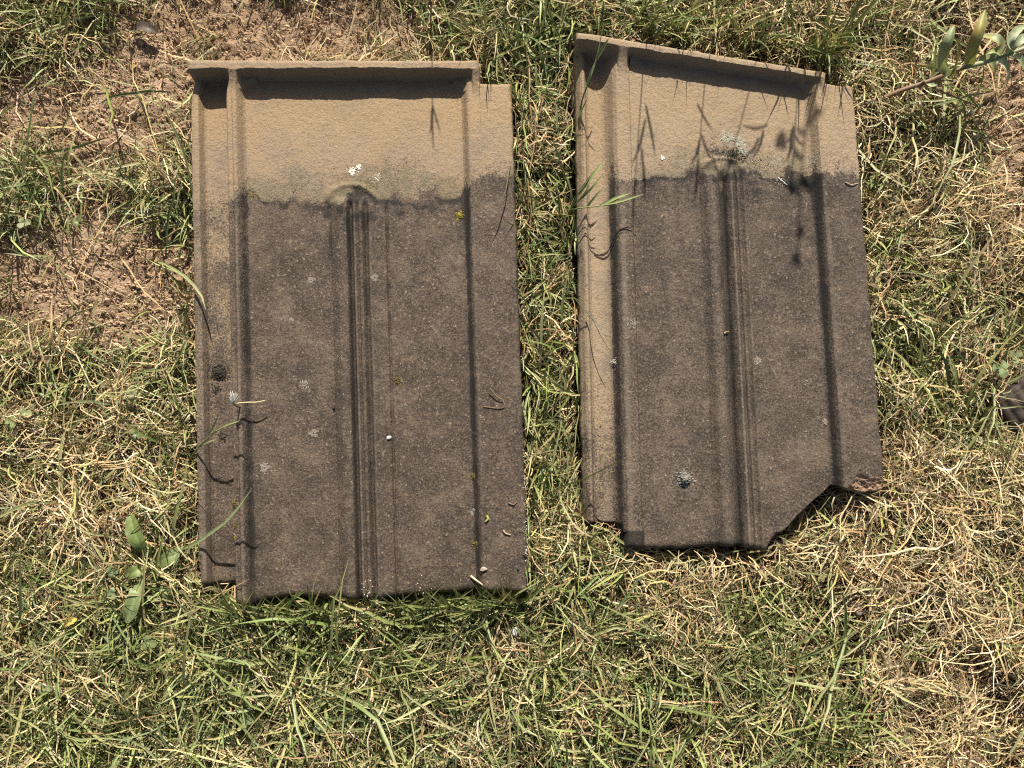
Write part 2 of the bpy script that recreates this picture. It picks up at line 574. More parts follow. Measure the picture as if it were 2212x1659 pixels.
LB = np.array([(0, 1258), (6, 1264), (78, 1264), (79, 1264), (80, 1288), (86, 1300), (96, 1306), (115, 1307), (135, 1298), (200, 1290), (290, 1293), (350, 1295), (420, 1290), (500, 1283), (590, 1276), (610, 1273), (616, 1277), (700, 1277)], float)
LEFT = dict(
    left=lambda Y: 411 + .0175 * (Y - 150) + 8 * sstep(218, 172, Y), right=lambda Y: 1102 + .034 * (Y - 150),
    top=lambda u: 148 if u < 632 else 189, bottom=lambda u: float(np.interp(u, LB[:, 0], LB[:, 1])),
    jumps=[632, 79.5], fine=[(0, 32), (80, 120), (296, 305), (334, 382), (416, 426), (588, 612)],
    height=left_height, masks=left_masks, seed=100, chip=4, thick=.013,
    round=lambda U, Y: np.where(Y > 1200, 17.0, np.where(Y < 230, 10.0, 5.0)),
    z=((.030, .029), (.027, .027)), mat=M['tile_l'],
    part_names=['head_rim', 'side_channel', 'side_ridge', 'pan', 'centre_rib', 'side_flange'],
    parts=lambda u, y: np.where((y < 192) & (u < 632), 0, np.where(u < 82, 1, np.where(u < 119, 2, np.where(u > 595, 5, np.where((u > 294) & (u < 424) & (y > 395), 4, 3))))))
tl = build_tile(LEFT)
tag(tl, 'whole clay roof tile with straight bottom edge, lying on the left', 'roof tile', 'clay roof tiles on the lawn', 'thing')

# --- the broken tile on the right
RP = np.array([(0, -10), (5, -8), (11, -4.6), (17, -2.8), (22, -3.4), (27, -8), (33, -10), (46, -10.8), (64, -10.6), (74, -9), (82, -5.5), (92, 0.2), (101, 2.8), (110, 3.3), (120, 3.2), (128, 2.6), (134, 2.0), (137, .1), (141, .2), (148, 0),
               (302, 0), (307, -.8), (313, .4), (322, 2.8), (334, 3.6), (344, 2.8), (352, .2), (358, -2.4), (366, -2.4), (373, .8), (380, 3.0), (384, 3.1), (389, 2.0), (394, .3), (398, 2.0), (404, 1.9), (409, .1), (415, 1.6), (422, .9), (432, 0), (572, 0), (584, -.3), (591, 1.2), (598, 5.0),
               (604, 8.0), (612, 8.8), (690, 8.2), (700, 7.6)], float)


def rtop(u):
    return 84 + .136 * u


def rV(U, Y):
    t = rtop(U)
    return (Y - t) / (1185 - t) * 1100


def right_height(U, Y):
    V = rV(U, Y)
    P = np.interp(U, RP[:, 0], RP[:, 1])
    rib = ((U > 300) & (U < 432))
    P = np.where(rib, P * 1.25 * sstep(365, 392, Y), P)
    wig = (fbm(U / 30, U * 0, 3, 177) - .5) * 4
    slope = 3.0 - 2.78 * sstep(600, 616, U) - 2.75 * np.exp(-((U - 118) / 22) ** 6) + .4 * (U > 628)
    W = 11.4 + (fbm(U / 60, U * 0 + 4, 2, 170) - .5) * 1.2 - np.maximum(V - 16 - wig, 0) * slope
    cr = np.hypot((U - 568).clip(0), (46 - V).clip(0))
    corner = np.where((U > 568) & (U < 604) & (V < 46), (cr - 24) * .8, -50)
    cl = np.hypot((165 - U).clip(0), (38 - V).clip(0))
    corner2 = np.where((U < 165) & (U > 138) & (V < 38), (cl - 20) * .8, -50)
    W = np.maximum(W, np.minimum(corner, 3))
    W = np.maximum(W, np.minimum(corner2, 3))
    h = smax(P, W, 6)
    q = np.sqrt(((U - 362) / 52) ** 2 + ((Y - 374) / 32) ** 2)
    up = sstep(396, 362, Y)
    h = h + up * (2.4 * np.exp(-((q - 1) / .14) ** 2) + 2.0 * sstep(1.1, .8, q))
    # the broken corner: a sloping fracture below the flange
    fr = right_break(U, Y)
    h = h - fr * 4.5 - sstep(0, .3, fr) * (fbm(U / 6, Y / 6, 3, 41) - .3) * 3.0
    return h


def right_break(U, Y):
    line = 1021 + (fbm(U / 13, U * 0, 3, 55) - .5) * 22 + np.where(U < 640, (640 - U) * .9, 0)
    return sstep(0, 30, Y - line) * (U > 612)


def right_masks(U, Y):
    n = fbm(U / 60, Y / 60, 4, 131)
    n2 = fbm(U / 18, Y / 18, 3, 133)
    border = 374 + (n - .5) * 90 + (n2 - .5) * 30 + .02 * U
    hump = 60 * np.exp(-((U - 350) / 60) ** 2)
    wth = .38 * sstep(-120, -8, Y - border + hump) + .62 * sstep(-16, 20, Y - border + hump * .3)
    wth = np.where(U < 78, .18 + sstep(650, 1180, Y) * .5 * (.5 + n), wth)
    wth = np.where((U >= 78) & (U < 140), wth * .75, wth)
    alg = np.exp(-((Y - border + 22) / 36) ** 2) * (.3 + 1.1 * n2) * sstep(120, 160, U) * sstep(640, 560, U)
    alg += (.42 * np.exp(-((U - 62) / 14) ** 2) * sstep(350, 560, Y) * sstep(1080, 900, Y)) + .3 * np.exp(-((U - 60) / 30) ** 2 - ((Y - 430) / 60) ** 2)
    grime_shade = 1.15 * sstep(-12, 8, Y - border) * np.exp(-np.maximum(Y - border, 0) / 50) * sstep(120, 160, U) * sstep(640, 590, U) * (.3 + n2)
    grime_shade += .75 * np.exp(-((U - 365) / 55) ** 2 - ((Y - 330) / 24) ** 2)
    grime_shade += .78 * np.exp(-((U - 88) / 11) ** 2) * sstep(150, 420, Y) * (.75 + .5 * n2) + .8 * np.exp(-((U - 594) / 10) ** 2) * sstep(300, 400, Y)  # dark slope bands: dirt plus side shading put into the colour
    grime_shade += .8 * np.exp(-((U - 364) / 10) ** 2) * sstep(390, 430, Y) + .55 * np.exp(-((U - 307) / 3) ** 2) * sstep(390, 430, Y)
    grime_shade += .4 * np.exp(-((U - 46) / 9) ** 2) * sstep(750, 950, Y) * (n2 > .5) + .35 * (U < 14) * (.5 + n2)
    grime_shade += .85 * sstep(1138, 1150, Y) * (U < 140) * (U > 88)
    grime_shade += .2 * sstep(.55, .75, n) * (Y > 420)
    worn = .6 * np.exp(-((U - 383) / 3) ** 2) * (Y > 400) + .45 * np.exp(-((U - 398) / 3) ** 2) * (Y > 400) + .4 * np.exp(-((U - 415) / 5) ** 2) * (Y > 400)
    worn += .45 * np.exp(-((U - 20) / 4) ** 2) + .4 * np.exp(-((U - 62) / 16) ** 2) * (Y > 400) + .35 * np.exp(-((U - 118) / 14) ** 2) * (Y > 400) * n
    worn += .45 * np.exp(-((U - 108) / 8) ** 2) * (Y > 380) + .4 * np.exp(-((U - 610) / 6) ** 2) * (Y > 380) + .35 * np.exp(-((U - 333) / 9) ** 2) * (Y > 400)
    worn += .5 * np.exp(-((U - 345) / 34) ** 2 - ((Y - 376) / 9) ** 2)
    worn += .22 * sstep(.5, .25, n) * (Y > 450)
    och = np.exp(-((Y - 230) / 80) ** 2) * (.3 + .7 * n) + .7 * (U < 75) * sstep(480, 300, Y) * n
    fr = sstep(.02, .12, right_break(U, Y))
    return np.stack([wth, alg, grime_shade], -1), np.stack([fr, worn, och], -1)


RBX = [(1266, 1128), (1344, 1132), (1345, 1133), (1347, 1182), (1395, 1186), (1500, 1184), (1560, 1180), (1620, 1183), (1655, 1189), (1664, 1180), (1672, 1164), (1702, 1138), (1722, 1116), (1742, 1096), (1762, 1079), (1780, 1064), (1795, 1048), (1808, 1052), (1826, 1056), (1860, 1062), (1890, 1060), (1902, 1056)]
r_left = lambda Y: 1243 + .018 * (Y - 80)
r_right = lambda Y: 1832 + .079 * (Y - 178)
RB = np.array([((x - r_left(y)) / (r_right(y) - r_left(y)) * 700, y) for x, y in RBX])
RB[0, 0], RB[-1, 0] = 0, 700
RJ = float(RB[2, 0])
RIGHT = dict(
    left=r_left, right=r_right,
    top=lambda u: (rtop(u) if u < 628 else rtop(u) + 20), bottom=lambda u: float(np.interp(u, RB[:, 0], RB[:, 1])),
    jumps=[628, RJ + .6], fine=[(0, 36), (80, 145), (300, 316), (345, 430), (588, 620)],
    height=right_height, masks=right_masks, seed=200, chip=6, thick=.014,
    round=lambda U, Y: np.where((Y > 1150) & (U < 480), 15.0, np.where((Y > 1000) & (U > 470), 3.0, np.where(rV(U, Y) < 60, 8.0, 5.0))),
    z=((.043, .033), (.029, .024)), mat=M['tile_r'],
    part_names=['head_rim', 'side_channel', 'side_ridge', 'pan', 'centre_rib', 'side_flange'],
    parts=lambda u, y: np.where((rV(u, y) < 30) & (u < 628), 0, np.where(u < 84, 1, np.where(u < 141, 2, np.where(u > 592, 5, np.where((u > 304) & (u < 430) & (y > 336), 4, 3))))))
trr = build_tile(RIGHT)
tag(trr, 'clay roof tile with its bottom corner broken off, lying on the right', 'roof tile', 'clay roof tiles on the lawn', 'thing')

# ------------------------------------------------------------------ lawn: straw, grass, crumbs
def field(P, spots):
    """sum of soft patches given in survey units"""
    q = to_px(P)
    f = np.zeros(len(P))
    for cx, cy, rx, ry, w in spots:
        f += w * np.exp(-((q[:, 0] - cx) / rx) ** 2 - ((q[:, 1] - cy) / ry) ** 2)
    return f


GREEN = [(290, 70, 110, 110, 1.0), (30, 110, 90, 160, .45), (370, 420, 60, 160, .55), (60, 450, 130, 110, .8), (200, 500, 160, 60, .55), (380, 900, 60, 200, .55), (100, 800, 120, 80, .4),
         (120, 1010, 160, 60, .15), (300, 1480, 420, 190, 1.1), (120, 1330, 200, 110, .8), (420, 1250, 150, 90, .7), (800, 1400, 260, 130, .8), (1160, 450, 45, 420, 1.0), (1190, 950, 55, 250, .55), (1110, 70, 150, 120, 1.0),
         (1200, 1170, 90, 90, 1.0), (1250, 1420, 260, 130, .65), (1050, 1580, 300, 130, .75), (1600, 1420, 170, 170, .55), (1720, 1560, 110, 110, .45), (1950, 560, 90, 240, .35), (2120, 700, 90, 120, .4), (2090, 950, 100, 160, .45),
         (1780, 70, 260, 60, .35), (2000, 250, 120, 60, .35), (1300, 20, 200, 40, .5), (1900, 800, 60, 120, .35)]
BARE = [(400, 110, 190, 130, 1.3), (200, 300, 150, 75, 1.1), (170, 550, 150, 100, 1.0), (340, 610, 150, 110, .9), (240, 690, 170, 50, .7), (640, 60, 230, 70, 1.0), (880, 90, 120, 50, .5), (2150, 160, 110, 150, .7), (2180, 330, 90, 100, .6), (50, 230, 90, 110, .8), (30, 600, 80, 80, .6),
        (360, 1270, 40, 35, .8), (2060, 1420, 80, 60, .55), (1660, 1560, 70, 50, .6), (1960, 1540, 80, 70, .5), (2190, 470, 60, 50, .6), (180, 870, 70, 40, .4), (2000, 90, 60, 40, .4)]
DRY = [(2100, 1200, 200, 240, 1.0), (2050, 1550, 220, 160, .8), (1850, 1150, 160, 120, .8), (1950, 700, 120, 300, .5), (180, 900, 180, 140, .6), (150, 1100, 180, 90, .6), (1500, 30, 250, 60, .6), (1300, 1280, 300, 60, .3), (1180, 820, 40, 120, .5)]
XR, YR = (-.50, .50), (-.41, .43)
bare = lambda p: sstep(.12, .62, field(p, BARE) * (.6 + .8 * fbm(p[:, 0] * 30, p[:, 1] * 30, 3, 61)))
build_ground()


def scatter(n, dens):
    """random lawn points kept with probability dens(points); thinner outside the picture"""
    out = []
    got = 0
    while got < n:
        p = np.zeros((n, 3))
        p[:, 0] = R0.uniform(*XR, n)
        p[:, 1] = R0.uniform(*YR, n)
        q = to_px(p)
        off = np.maximum(np.maximum(-q[:, 0], q[:, 0] - 2212), np.maximum(-q[:, 1], q[:, 1] - 1659)).clip(0)
        pr = dens(p) * np.where(off > 90, .45, 1)
        p = p[R0.random(n) < pr]
        out.append(p)
        got += len(p)
    p = np.concatenate(out)[:n]
    p[:, 2] = soil_height(p[:, 0], p[:, 1])
    return p


def in_tile(p, grow=0.0):
    hit = np.zeros(len(p), bool)
    top = np.zeros(len(p))
    for poly, zt in FOOT:
        d, ins = seg_dist(p[:, 0], p[:, 1], poly)
        h = ins & (d > -grow) if grow <= 0 else ins | (d < grow)
        hit |= h
        top = np.where(h, zt, top)
    return hit, top


def blades(root, az, L, w, e0, bend, curl, roll, n, prof, fold=0.0, floor=True, kink=0.0):
    """strips following bent, curling centre lines; returns centre line points and strip vertices"""
    N = len(root)
    pts = np.zeros((N, n + 1, 3))
    pts[:, 0] = root
    a, e = az.copy(), e0.copy()
    A = np.zeros((N, n + 1))
    E = np.zeros((N, n + 1))
    for k in range(n):
        f = (k + .5) / n
        a = az + curl * f + kink * R0.normal(0, 1, N)
        e = e0 - bend * f * (1 + .3 * f) + kink * .5 * R0.normal(0, 1, N)
        A[:, k], E[:, k] = a, e
        st = (L / n)[:, None] * np.stack([np.cos(e) * np.cos(a), np.cos(e) * np.sin(a), np.sin(e)], -1)
        pts[:, k + 1] = pts[:, k] + st
    A[:, n], E[:, n] = A[:, n - 1], E[:, n - 1]
    if floor:
        g = soil_height(pts[..., 0], pts[..., 1]) + .0008
        pts[..., 2] = np.maximum(pts[..., 2], g + .0010 * R0.random((N, 1)))
    side = np.stack([-np.sin(A), np.cos(A), A * 0], -1)
    nrm = np.stack([-np.sin(E) * np.cos(A), -np.sin(E) * np.sin(A), np.cos(E)], -1)
    r = roll[:, None] + np.linspace(0, 1, n + 1)[None, :] * (roll * .6)[:, None]
    s = np.cos(r)[..., None] * side + np.sin(r)[..., None] * nrm
    nn = -np.sin(r)[..., None] * side + np.cos(r)[..., None] * nrm
    ww = (w[:, None] * np.asarray(prof)[None, :] * .5)[..., None]
    lft, rgt = pts - s * ww, pts + s * ww
    if fold:
        lft = lft + nn * ww * fold
        rgt = rgt + nn * ww * fold
        return pts, np.stack([lft, pts, rgt], 2)
    return pts, np.stack([lft, rgt], 2)


def strip_mesh(V):
    N, n1, c, _ = V.shape
    base = (np.arange(N) * n1 * c)[:, None, None]
    k = np.arange(n1 - 1)[None, :, None]
    j = np.arange(c - 1)[None, None, :]
    a = base + k * c + j
    F = np.stack([a, a + 1, a + c + 1, a + c], -1).reshape(-1, 4)
    return V.reshape(-1, 3), F


def keep_clear(pts):
    """blades that would run into a tile are left out; those that arch over it stay"""
    N, n1, _ = pts.shape
    hit, top = in_tile(pts.reshape(-1, 3), -.0012)
    bad = (hit & (pts.reshape(-1, 3)[:, 2] < top + .004)).reshape(N, n1)
    return ~bad.any(1)


def tint(base_list, N, n1, c, spread=.18, tip=None, tipf=None):
    b = np.asarray(base_list)
    col = b[R0.integers(0, len(b), N)]
    col = col * (1 + R0.normal(0, spread, (N, 1))).clip(.45, 1.7) * (1 + R0.normal(0, .05, (N, 3)))
    col = np.repeat(np.repeat(col[:, None, None, :], n1, 1), c, 2)
    if tip is not None:
        f = (np.linspace(0, 1, n1)[None, :, None, None] ** 2) * tipf[:, None, None, None]
        col = col * (1 - f) + np.asarray(tip)[None, None, None, :] * f
    return col.clip(.01, .8)


LAYERS = {'straw': [], 'green': []}
_c, _a = at(2250, 905, .004)[:2], -.95
_x, _y = np.array([math.cos(_a), math.sin(_a)]), np.array([-math.sin(_a), math.cos(_a)])
FOOT.append((np.array([_c + _x * i * .037 + _y * j * .030 for i, j in ((-1, -1), (1, -1), (1, 1), (-1, 1))]), .020))


def add_layer(kind, pts, V, col):
    ok = keep_clear(pts)
    LAYERS[kind].append((V[ok], col[ok]))


ROT_SHADE_C = [(.20, .135, .075), (.26, .18, .10), (.15, .10, .06), (.31, .235, .13), (.22, .19, .09)]  # decayed lower thatch, darkened to deepen the shade in turf gaps
STRAW_C = [(.50, .365, .19), (.56, .43, .25), (.44, .30, .145), (.38, .235, .11), (.60, .49, .31), (.45, .37, .16), (.31, .20, .10)]
OLIVE_C = [(.34, .31, .13), (.26, .26, .10), (.40, .36, .19)]
GREEN_C = [(.18, .225, .064), (.13, .175, .054), (.26, .295, .09), (.21, .24, .09), (.31, .33, .12), (.12, .16, .062), (.29, .285, .12), (.36, .34, .16)]


hump = lambda p: sstep(.34, .66, fbm(p[:, 0] * 36, p[:, 1] * 36, 3, 91))


def straw_layer(n, dens, Lr, wr, er, zr, colors, bendr=(.1, .7), nseg=3, curl=.9, kink=.22, spread=.2):
    p = scatter(n, dens)
    mound = hump(p)
    p[:, 2] += (R0.uniform(*zr, n) * .8 + mound * .020 * R0.uniform(.2, 1, n)) * (1 - .85 * bare(p))
    swirl = fbm(p[:, 0] * 22, p[:, 1] * 22, 2, 95) * 16
    az = np.where(R0.random(n) < .62, swirl + R0.normal(0, .55, n) + np.pi * R0.integers(0, 2, n), R0.uniform(0, 2 * np.pi, n))
    L = R0.uniform(*Lr, n) * R0.choice([.6, 1, 1, 1.4], n)
    w = R0.uniform(*wr, n)
    prof = np.interp(np.linspace(0, 1, nseg + 1), [0, .2, .7, 1], [.75, 1, .9, .25])
    pts, V = blades(p, az, L, w, R0.uniform(*er, n), R0.uniform(*bendr, n), R0.normal(0, curl, n), R0.normal(0, .6, n), nseg, prof, 0, True, kink)
    add_layer('straw', pts, V, tint(colors, n, nseg + 1, 2, spread))


grn = lambda p: np.clip(field(p, GREEN), 0, 1)
dry = lambda p: np.clip(field(p, DRY), 0, 1)
patch = lambda p, s: fbm(p[:, 0] * 38 + 9, p[:, 1] * 38 + 4, 3, s)
# flat thatch, fine dead litter, upright dry curls, bleached straw
straw_layer(30000, lambda p: (1 - .95 * bare(p)) * (.55 + .45 * dry(p)), (.012, .034), (.0006, .0012), (-.05, .25), (.0005, .007), ROT_SHADE_C + ROT_SHADE_C + STRAW_C[:3], (.05, .5))
straw_layer(28000, lambda p: (1 - .55 * bare(p)) * .9, (.005, .014), (.0005, .0009), (-.1, .5), (.0, .006), ROT_SHADE_C + STRAW_C[:4], (.0, .8), 2)
straw_layer(30000, lambda p: (1 - .9 * bare(p)) * (.55 + .45 * dry(p)) * (.12 + .88 * hump(p)), (.010, .028), (.0006, .0011), (.2, 1.1), (.001, .010), STRAW_C + ROT_SHADE_C[:2] + OLIVE_C, (.3, 1.2), 4, .6, .15)
straw_layer(9000, lambda p: (1 - .9 * bare(p)) * (.2 + dry(p)).clip(0, 1) * (.15 + .85 * hump(p)), (.014, .036), (.0006, .0012), (.1, .8), (.004, .014), [(.60, .46, .26), (.64, .53, .34), (.54, .385, .19)], (.3, 1.0), 5, 1.0)
straw_layer(1000, lambda p: (1 - .6 * bare(p)) * .7, (.04, .085), (.0008, .0015), (.02, .3), (.008, .018), STRAW_C + OLIVE_C[:1], (.1, .5), 5, .35, .12)


def green_layer(n_tufts, per, dens, Lr, wr, er, colors, bendr, nseg=4, fold=.45, sp=.006, spread=.16, tipp=.25, zr=(.0, .006)):
    c = scatter(n_tufts, dens)
    k = R0.poisson(per, n_tufts).clip(1)
    lean = R0.uniform(0, 2 * np.pi, n_tufts)
    i = np.repeat(np.arange(n_tufts), k)
    n = len(i)
    p = c[i].copy()
    p[:, :2] += R0.normal(0, sp, (n, 2))
    p[:, 2] = soil_height(p[:, 0], p[:, 1]) + R0.uniform(*zr, n)
    az = lean[i] + R0.normal(0, 1.25, n)
    L = R0.uniform(*Lr, n) * np.repeat(R0.uniform(.75, 1.25, n_tufts), k)
    w = R0.uniform(*wr, n) * np.repeat(R0.uniform(.75, 1.2, n_tufts), k)
    prof = np.interp(np.linspace(0, 1, nseg + 1), [0, .25, .6, .85, 1], [.55, .95, 1, .6, .04])
    pts, V = blades(p, az, L, w, R0.uniform(*er, n), R0.uniform(*bendr, n), R0.normal(0, .55, n), R0.normal(0, .6, n), nseg, prof, fold, True, .11)
    tf = np.where(R0.random(n) < tipp, R0.uniform(.3, .9, n), 0)
    add_layer('green', pts, V, tint(colors, n, nseg + 1, 3, spread, (.42, .34, .18), tf))


green_layer(3400, 6, lambda p: (.06 + .8 * grn(p)) * (1 - .93 * bare(p)), (.012, .032), (.0008, .0017), (.35, 1.35), GREEN_C + OLIVE_C[:2], (.3, 1.3), 4, .5, .007)
green_layer(2200, 5, lambda p: (.03 + .9 * grn(p)) * (1 - .9 * bare(p)), (.022, .046), (.0009, .0019), (.35, 1.3), GREEN_C, (.2, 1.1), 5, .45, .005, zr=(.002, .012))
green_layer(400, 2.4, lambda p: (.12 + .8 * grn(p)) * (1 - .8 * bare(p)), (.05, .095), (.0013, .0025), (.15, .75), GREEN_C + [(.22, .25, .10)], (.1, .8), 6, .4, .004, .14, .35, zr=(.004, .014))
green_layer(900, 3, lambda p: (.6 * sstep(.5, .7, patch(p, 15)) + .05) * (1 - .9 * bare(p)), (.015, .04), (.0008, .0016), (.1, .9), GREEN_C + OLIVE_C, (.3, 1.2), 4, .4, .008)


def edge_blades(line, n, lean_az, Lr, er, sp):
    """grass standing hard against a tile edge and leaning on or over it"""
    P = at([q[0] for q in line], [q[1] for q in line], .005)
    t = R0.uniform(0, 1, n) * (len(P) - 1)
    i = np.minimum(t.astype(int), len(P) - 2)
    f = (t - i)[:, None]
    p = P[i] * (1 - f) + P[i + 1] * f
    p[:, :2] += R0.normal(0, .003, (n, 2))
    az = lean_az + R0.normal(0, sp, n)
    prof = np.interp(np.linspace(0, 1, 6), [0, .25, .6, .85, 1], [.55, .95, 1, .6, .04])
    pts, V = blades(p, az, R0.uniform(*Lr, n), R0.uniform(.0010, .0021, n), R0.uniform(*er, n), R0.uniform(.1, .9, n), R0.normal(0, .3, n), R0.normal(0, .5, n), 5, prof, .45, True, .04)
    add_layer('green', pts, V, tint(GREEN_C, n, 6, 3, .15, (.42, .34, .18), (R0.random(n) < .2) * .6))


edge_blades([(520, 1335), (760, 1325), (1030, 1310), (1140, 1300)], 420, math.pi / 2, (.035, .062), (1.0, 1.5), .9)
edge_blades([(1260, 1160), (1340, 1215), (1400, 1215)], 60, math.pi * .75, (.03, .07), (.3, 1.2), 1.2)
edge_blades([(1130, 250), (1150, 1250)], 150, math.pi, (.025, .05), (.6, 1.4), 1.3)
edge_blades([(1228, 180), (1245, 1120)], 170, 0, (.025, .055), (.7, 1.4), 1.2)
edge_blades([(405, 250), (415, 1240)], 110, 0, (.02, .045), (.7, 1.4), 1.3)
edge_blades([(1880, 330), (1915, 980)], 60, math.pi, (.02, .045), (.7, 1.4), 1.3)
edge_blades([(1360, 66), (1500, 84), (1760, 125)], 110, -math.pi / 2, (.04, .085), (1.2, 1.5), 1.6)
edge_blades([(1740, 120), (1800, 135)], 40, -math.pi / 2, (.045, .09), (1.2, 1.5), 1.6)
edge_blades([(1000, 100), (1120, 150)], 50, 0, (.03, .06), (.5, 1.4), 1.8)

for kind, name, mat, lab, cat in (('straw', 'dry_straw', 'straw', 'bleached dead straw and thatch matted over the lawn', 'straw'), ('green', 'grass', 'green', 'short green grass growing through the dry thatch', 'grass')):
    Vs, Fs, Cs, off = [], [], [], 0
    for V, col in LAYERS[kind]:
        v, f = strip_mesh(V)
        Vs.append(v)
        Fs.append(f + off)
        Cs.append(col.reshape(-1, 3))
        off += len(v)
    o = mesh_from(name, np.concatenate(Vs), [np.concatenate(Fs)], M[mat], None, True, {'tint': np.concatenate(Cs)})
    tag(o, lab, cat, kind='stuff')
    print(name, len(o.data.polygons))

# crumbs of soil on the bare patches
ICO_V = np.array([(0, 0, 1), (1, 0, 0), (0, 1, 0), (-1, 0, 0), (0, -1, 0), (0, 0, -1)], float)
ICO_F = np.array([(0, 1, 2), (0, 2, 3), (0, 3, 4), (0, 4, 1), (5, 2, 1), (5, 3, 2), (5, 4, 3), (5, 1, 4)])


def granules(C0, size, flat=1.0, jit=.35):
    n = len(C0)
    V = ICO_V[None] * size[:, None, None] * (1 + R0.uniform(-jit, jit, (n, 6, 3)))
    V[..., 2] *= flat
    a = R0.uniform(0, 6.28, n)
    c, s = np.cos(a)[:, None], np.sin(a)[:, None]
    x, y = V[..., 0] * c - V[..., 1] * s, V[..., 0] * s + V[..., 1] * c
    V = np.stack([x, y, V[..., 2]], -1) + C0[:, None, :]
    F = ICO_F[None] + (np.arange(n) * 6)[:, None, None]
    return V.reshape(-1, 3), F.reshape(-1, 3)


p = scatter(30000, lambda p: .05 + .95 * bare(p))
p = p[~in_tile(p, .002)[0]]
p[:, 2] += .0004
V, F = granules(p, R0.gamma(1.7, .00042, len(p)).clip(.0002, .0034))
tag(mesh_from('soil_crumbs', V, [F], M['crumb'], None, False), 'loose crumbs of dry soil on the bare patches', 'soil', kind='stuff')

# ------------------------------------------------------------------ things that grow on the tiles (parts of them)
def growth(S, name, px, py, r, mat, n, size=(.0002, .0007), flat=.45, rise=0.0, ring=0.0, label=None, sx=1.0):
    c = S['surf'](px, py)
    n = int(n * 2.6)
    rr = R0.normal(0, .42, (n, 2)) * r * PX / 1000
    if ring:
        a = R0.uniform(0, 6.28, n)
        q = R0.normal(ring, .16, n) * r * PX / 1000
        rr = np.stack([np.cos(a) * q, np.sin(a) * q], -1)
    rr[:, 0] *= sx
    P = np.zeros((n, 3))
    for i in range(n):
        P[i] = S['surf'](px + rr[i, 0] * 1000 / PX, py - rr[i, 1] * 1000 / PX)
    P[:, 0] = c[0] + rr[:, 0]
    P[:, 1] = c[1] + rr[:, 1]
    d = np.hypot(rr[:, 0] / sx, rr[:, 1]) / (r * PX / 1000)
    P[:, 2] += rise * np.exp(-(d / .6) ** 2) * R0.uniform(.3, 1, n)
    V, F = granules(P - S['org'], R0.uniform(*size, n), flat)
    o = mesh_from(name, V, [F], mat, S['root'], False)
    if label: o['label'] = label


def crust(S, px, py, r, mat, seed, sx=1.0, th=.0004):
    """a thin lobed lichen crust lying on the tile"""
    r_ = np.random.default_rng(seed)
    ns, nr_ = 34, 6
    an = np.arange(ns) / ns * 2 * np.pi
    ph = r_.uniform(0, 6.28, 4)
    lob = 1 + .16 * np.sin(3 * an + ph[0]) + .13 * np.sin(5 * an + ph[1]) + .12 * np.sin(9 * an + ph[2]) + r_.normal(0, .10, ns)
    V, c = [], S['surf'](px, py)
    for q in np.linspace(1, .12, nr_):
        for k in range(ns):
            dx, dy = np.cos(an[k]) * lob[k] * q * r * sx, np.sin(an[k]) * lob[k] * q * r
            z = S['surf'](px + dx, py + dy)[2]
            V.append([c[0] + dx * PX / 1000, c[1] - dy * PX / 1000, z + (-.0002 if q == 1 else th * (.6 + .8 * r_.random()) * (1.25 if q > .7 else .8))])
    V = np.array(V)
    i = np.arange(nr_ - 1)[:, None] * ns
    j = np.arange(ns)[None, :]
    F = np.stack([i + j, i + ns + j, i + ns + (j + 1) % ns, i + (j + 1) % ns], -1).reshape(-1, 4)
    mesh_from('lichen_patch', V - S['org'], [F, np.arange((nr_ - 1) * ns, nr_ * ns)[None, :]], mat, S['root'], True)


for k, (x, y, r, m_, sx) in enumerate([(812, 601, 9, 'crust', .9), (672, 605, 8, 'crust', 1), (677, 938, 9, 'crust', 1.1), (571, 1012, 11, 'crust', .9), (760, 370, 8, 'lichen_white', .9), (776, 360, 7, 'lichen_white', .7), (656, 830, 6, 'crust', 1)]):
    crust(LEFT, x, y, r, M[m_], 300 + k, sx)
for k, (x, y, r, m_, sx) in enumerate([(1637, 779, 9, 'crust', .9), (1782, 912, 7, 'crust', .8), (1432, 341, 5, 'lichen_white', 1), (1572, 298, 13, 'crust_pale', 1.3), (1596, 306, 13, 'crust_pale', 1.1), (1606, 324, 12, 'crust_pale', .9)]):
    crust(RIGHT, x, y, r, M[m_], 400 + k, sx)
for a in [(812, 601, 10, 22, .0), (672, 605, 10, 14, .8), (677, 938, 11, 18, .0), (571, 1012, 14, 26, 0), (656, 830, 10, 20, .8), (630, 690, 5, 8, 0), (1020, 1105, 10, 26, 0), (740, 775, 5, 7, 0)]:
    growth(LEFT, 'lichen_patch', a[0], a[1], a[2], M['lichen'], a[3], (.00018, .0005), .3, 0, a[4])
growth(LEFT, 'lichen_patch', 766, 368, 14, M['lichen_white'], 10, (.0003, .0009), .35, .0008, label='bright white lichen crust above the rib')
growth(LEFT, 'lichen_patch', 812, 386, 12, M['lichen_white'], 14, (.0002, .0006), .5)
growth(LEFT, 'lichen_patch', 800, 1274, 30, M['lichen_white'], 9, (.0002, .0008), .6, .0004)
growth(LEFT, 'lichen_patch', 905, 1264, 30, M['lichen_white'], 6, (.0002, .0006), .6, .0004)
for y0 in (980, 1040, 1090, 1140, 1190, 1235):
    growth(LEFT, 'lichen_patch', 1131 + (y0 - 980) * .02, y0, 26, M['lichen_white'], 9, (.00015, .0005), .6, 0, 0, None, .14)
growth(LEFT, 'moss_tuft', 992, 466, 10, M['moss_yellow'], 46, (.0003, .0008), .8, .0012, label='small yellow lichen tuft')
growth(LEFT, 'moss_tuft', 468, 803, 20, M['moss_dark'], 150, (.0003, .0010), .8, .003, label='black dried moss in the side channel')
growth(LEFT, 'moss_tuft', 462, 840, 14, M['moss_dark'], 26, (.0002, .0007), .8, .001)
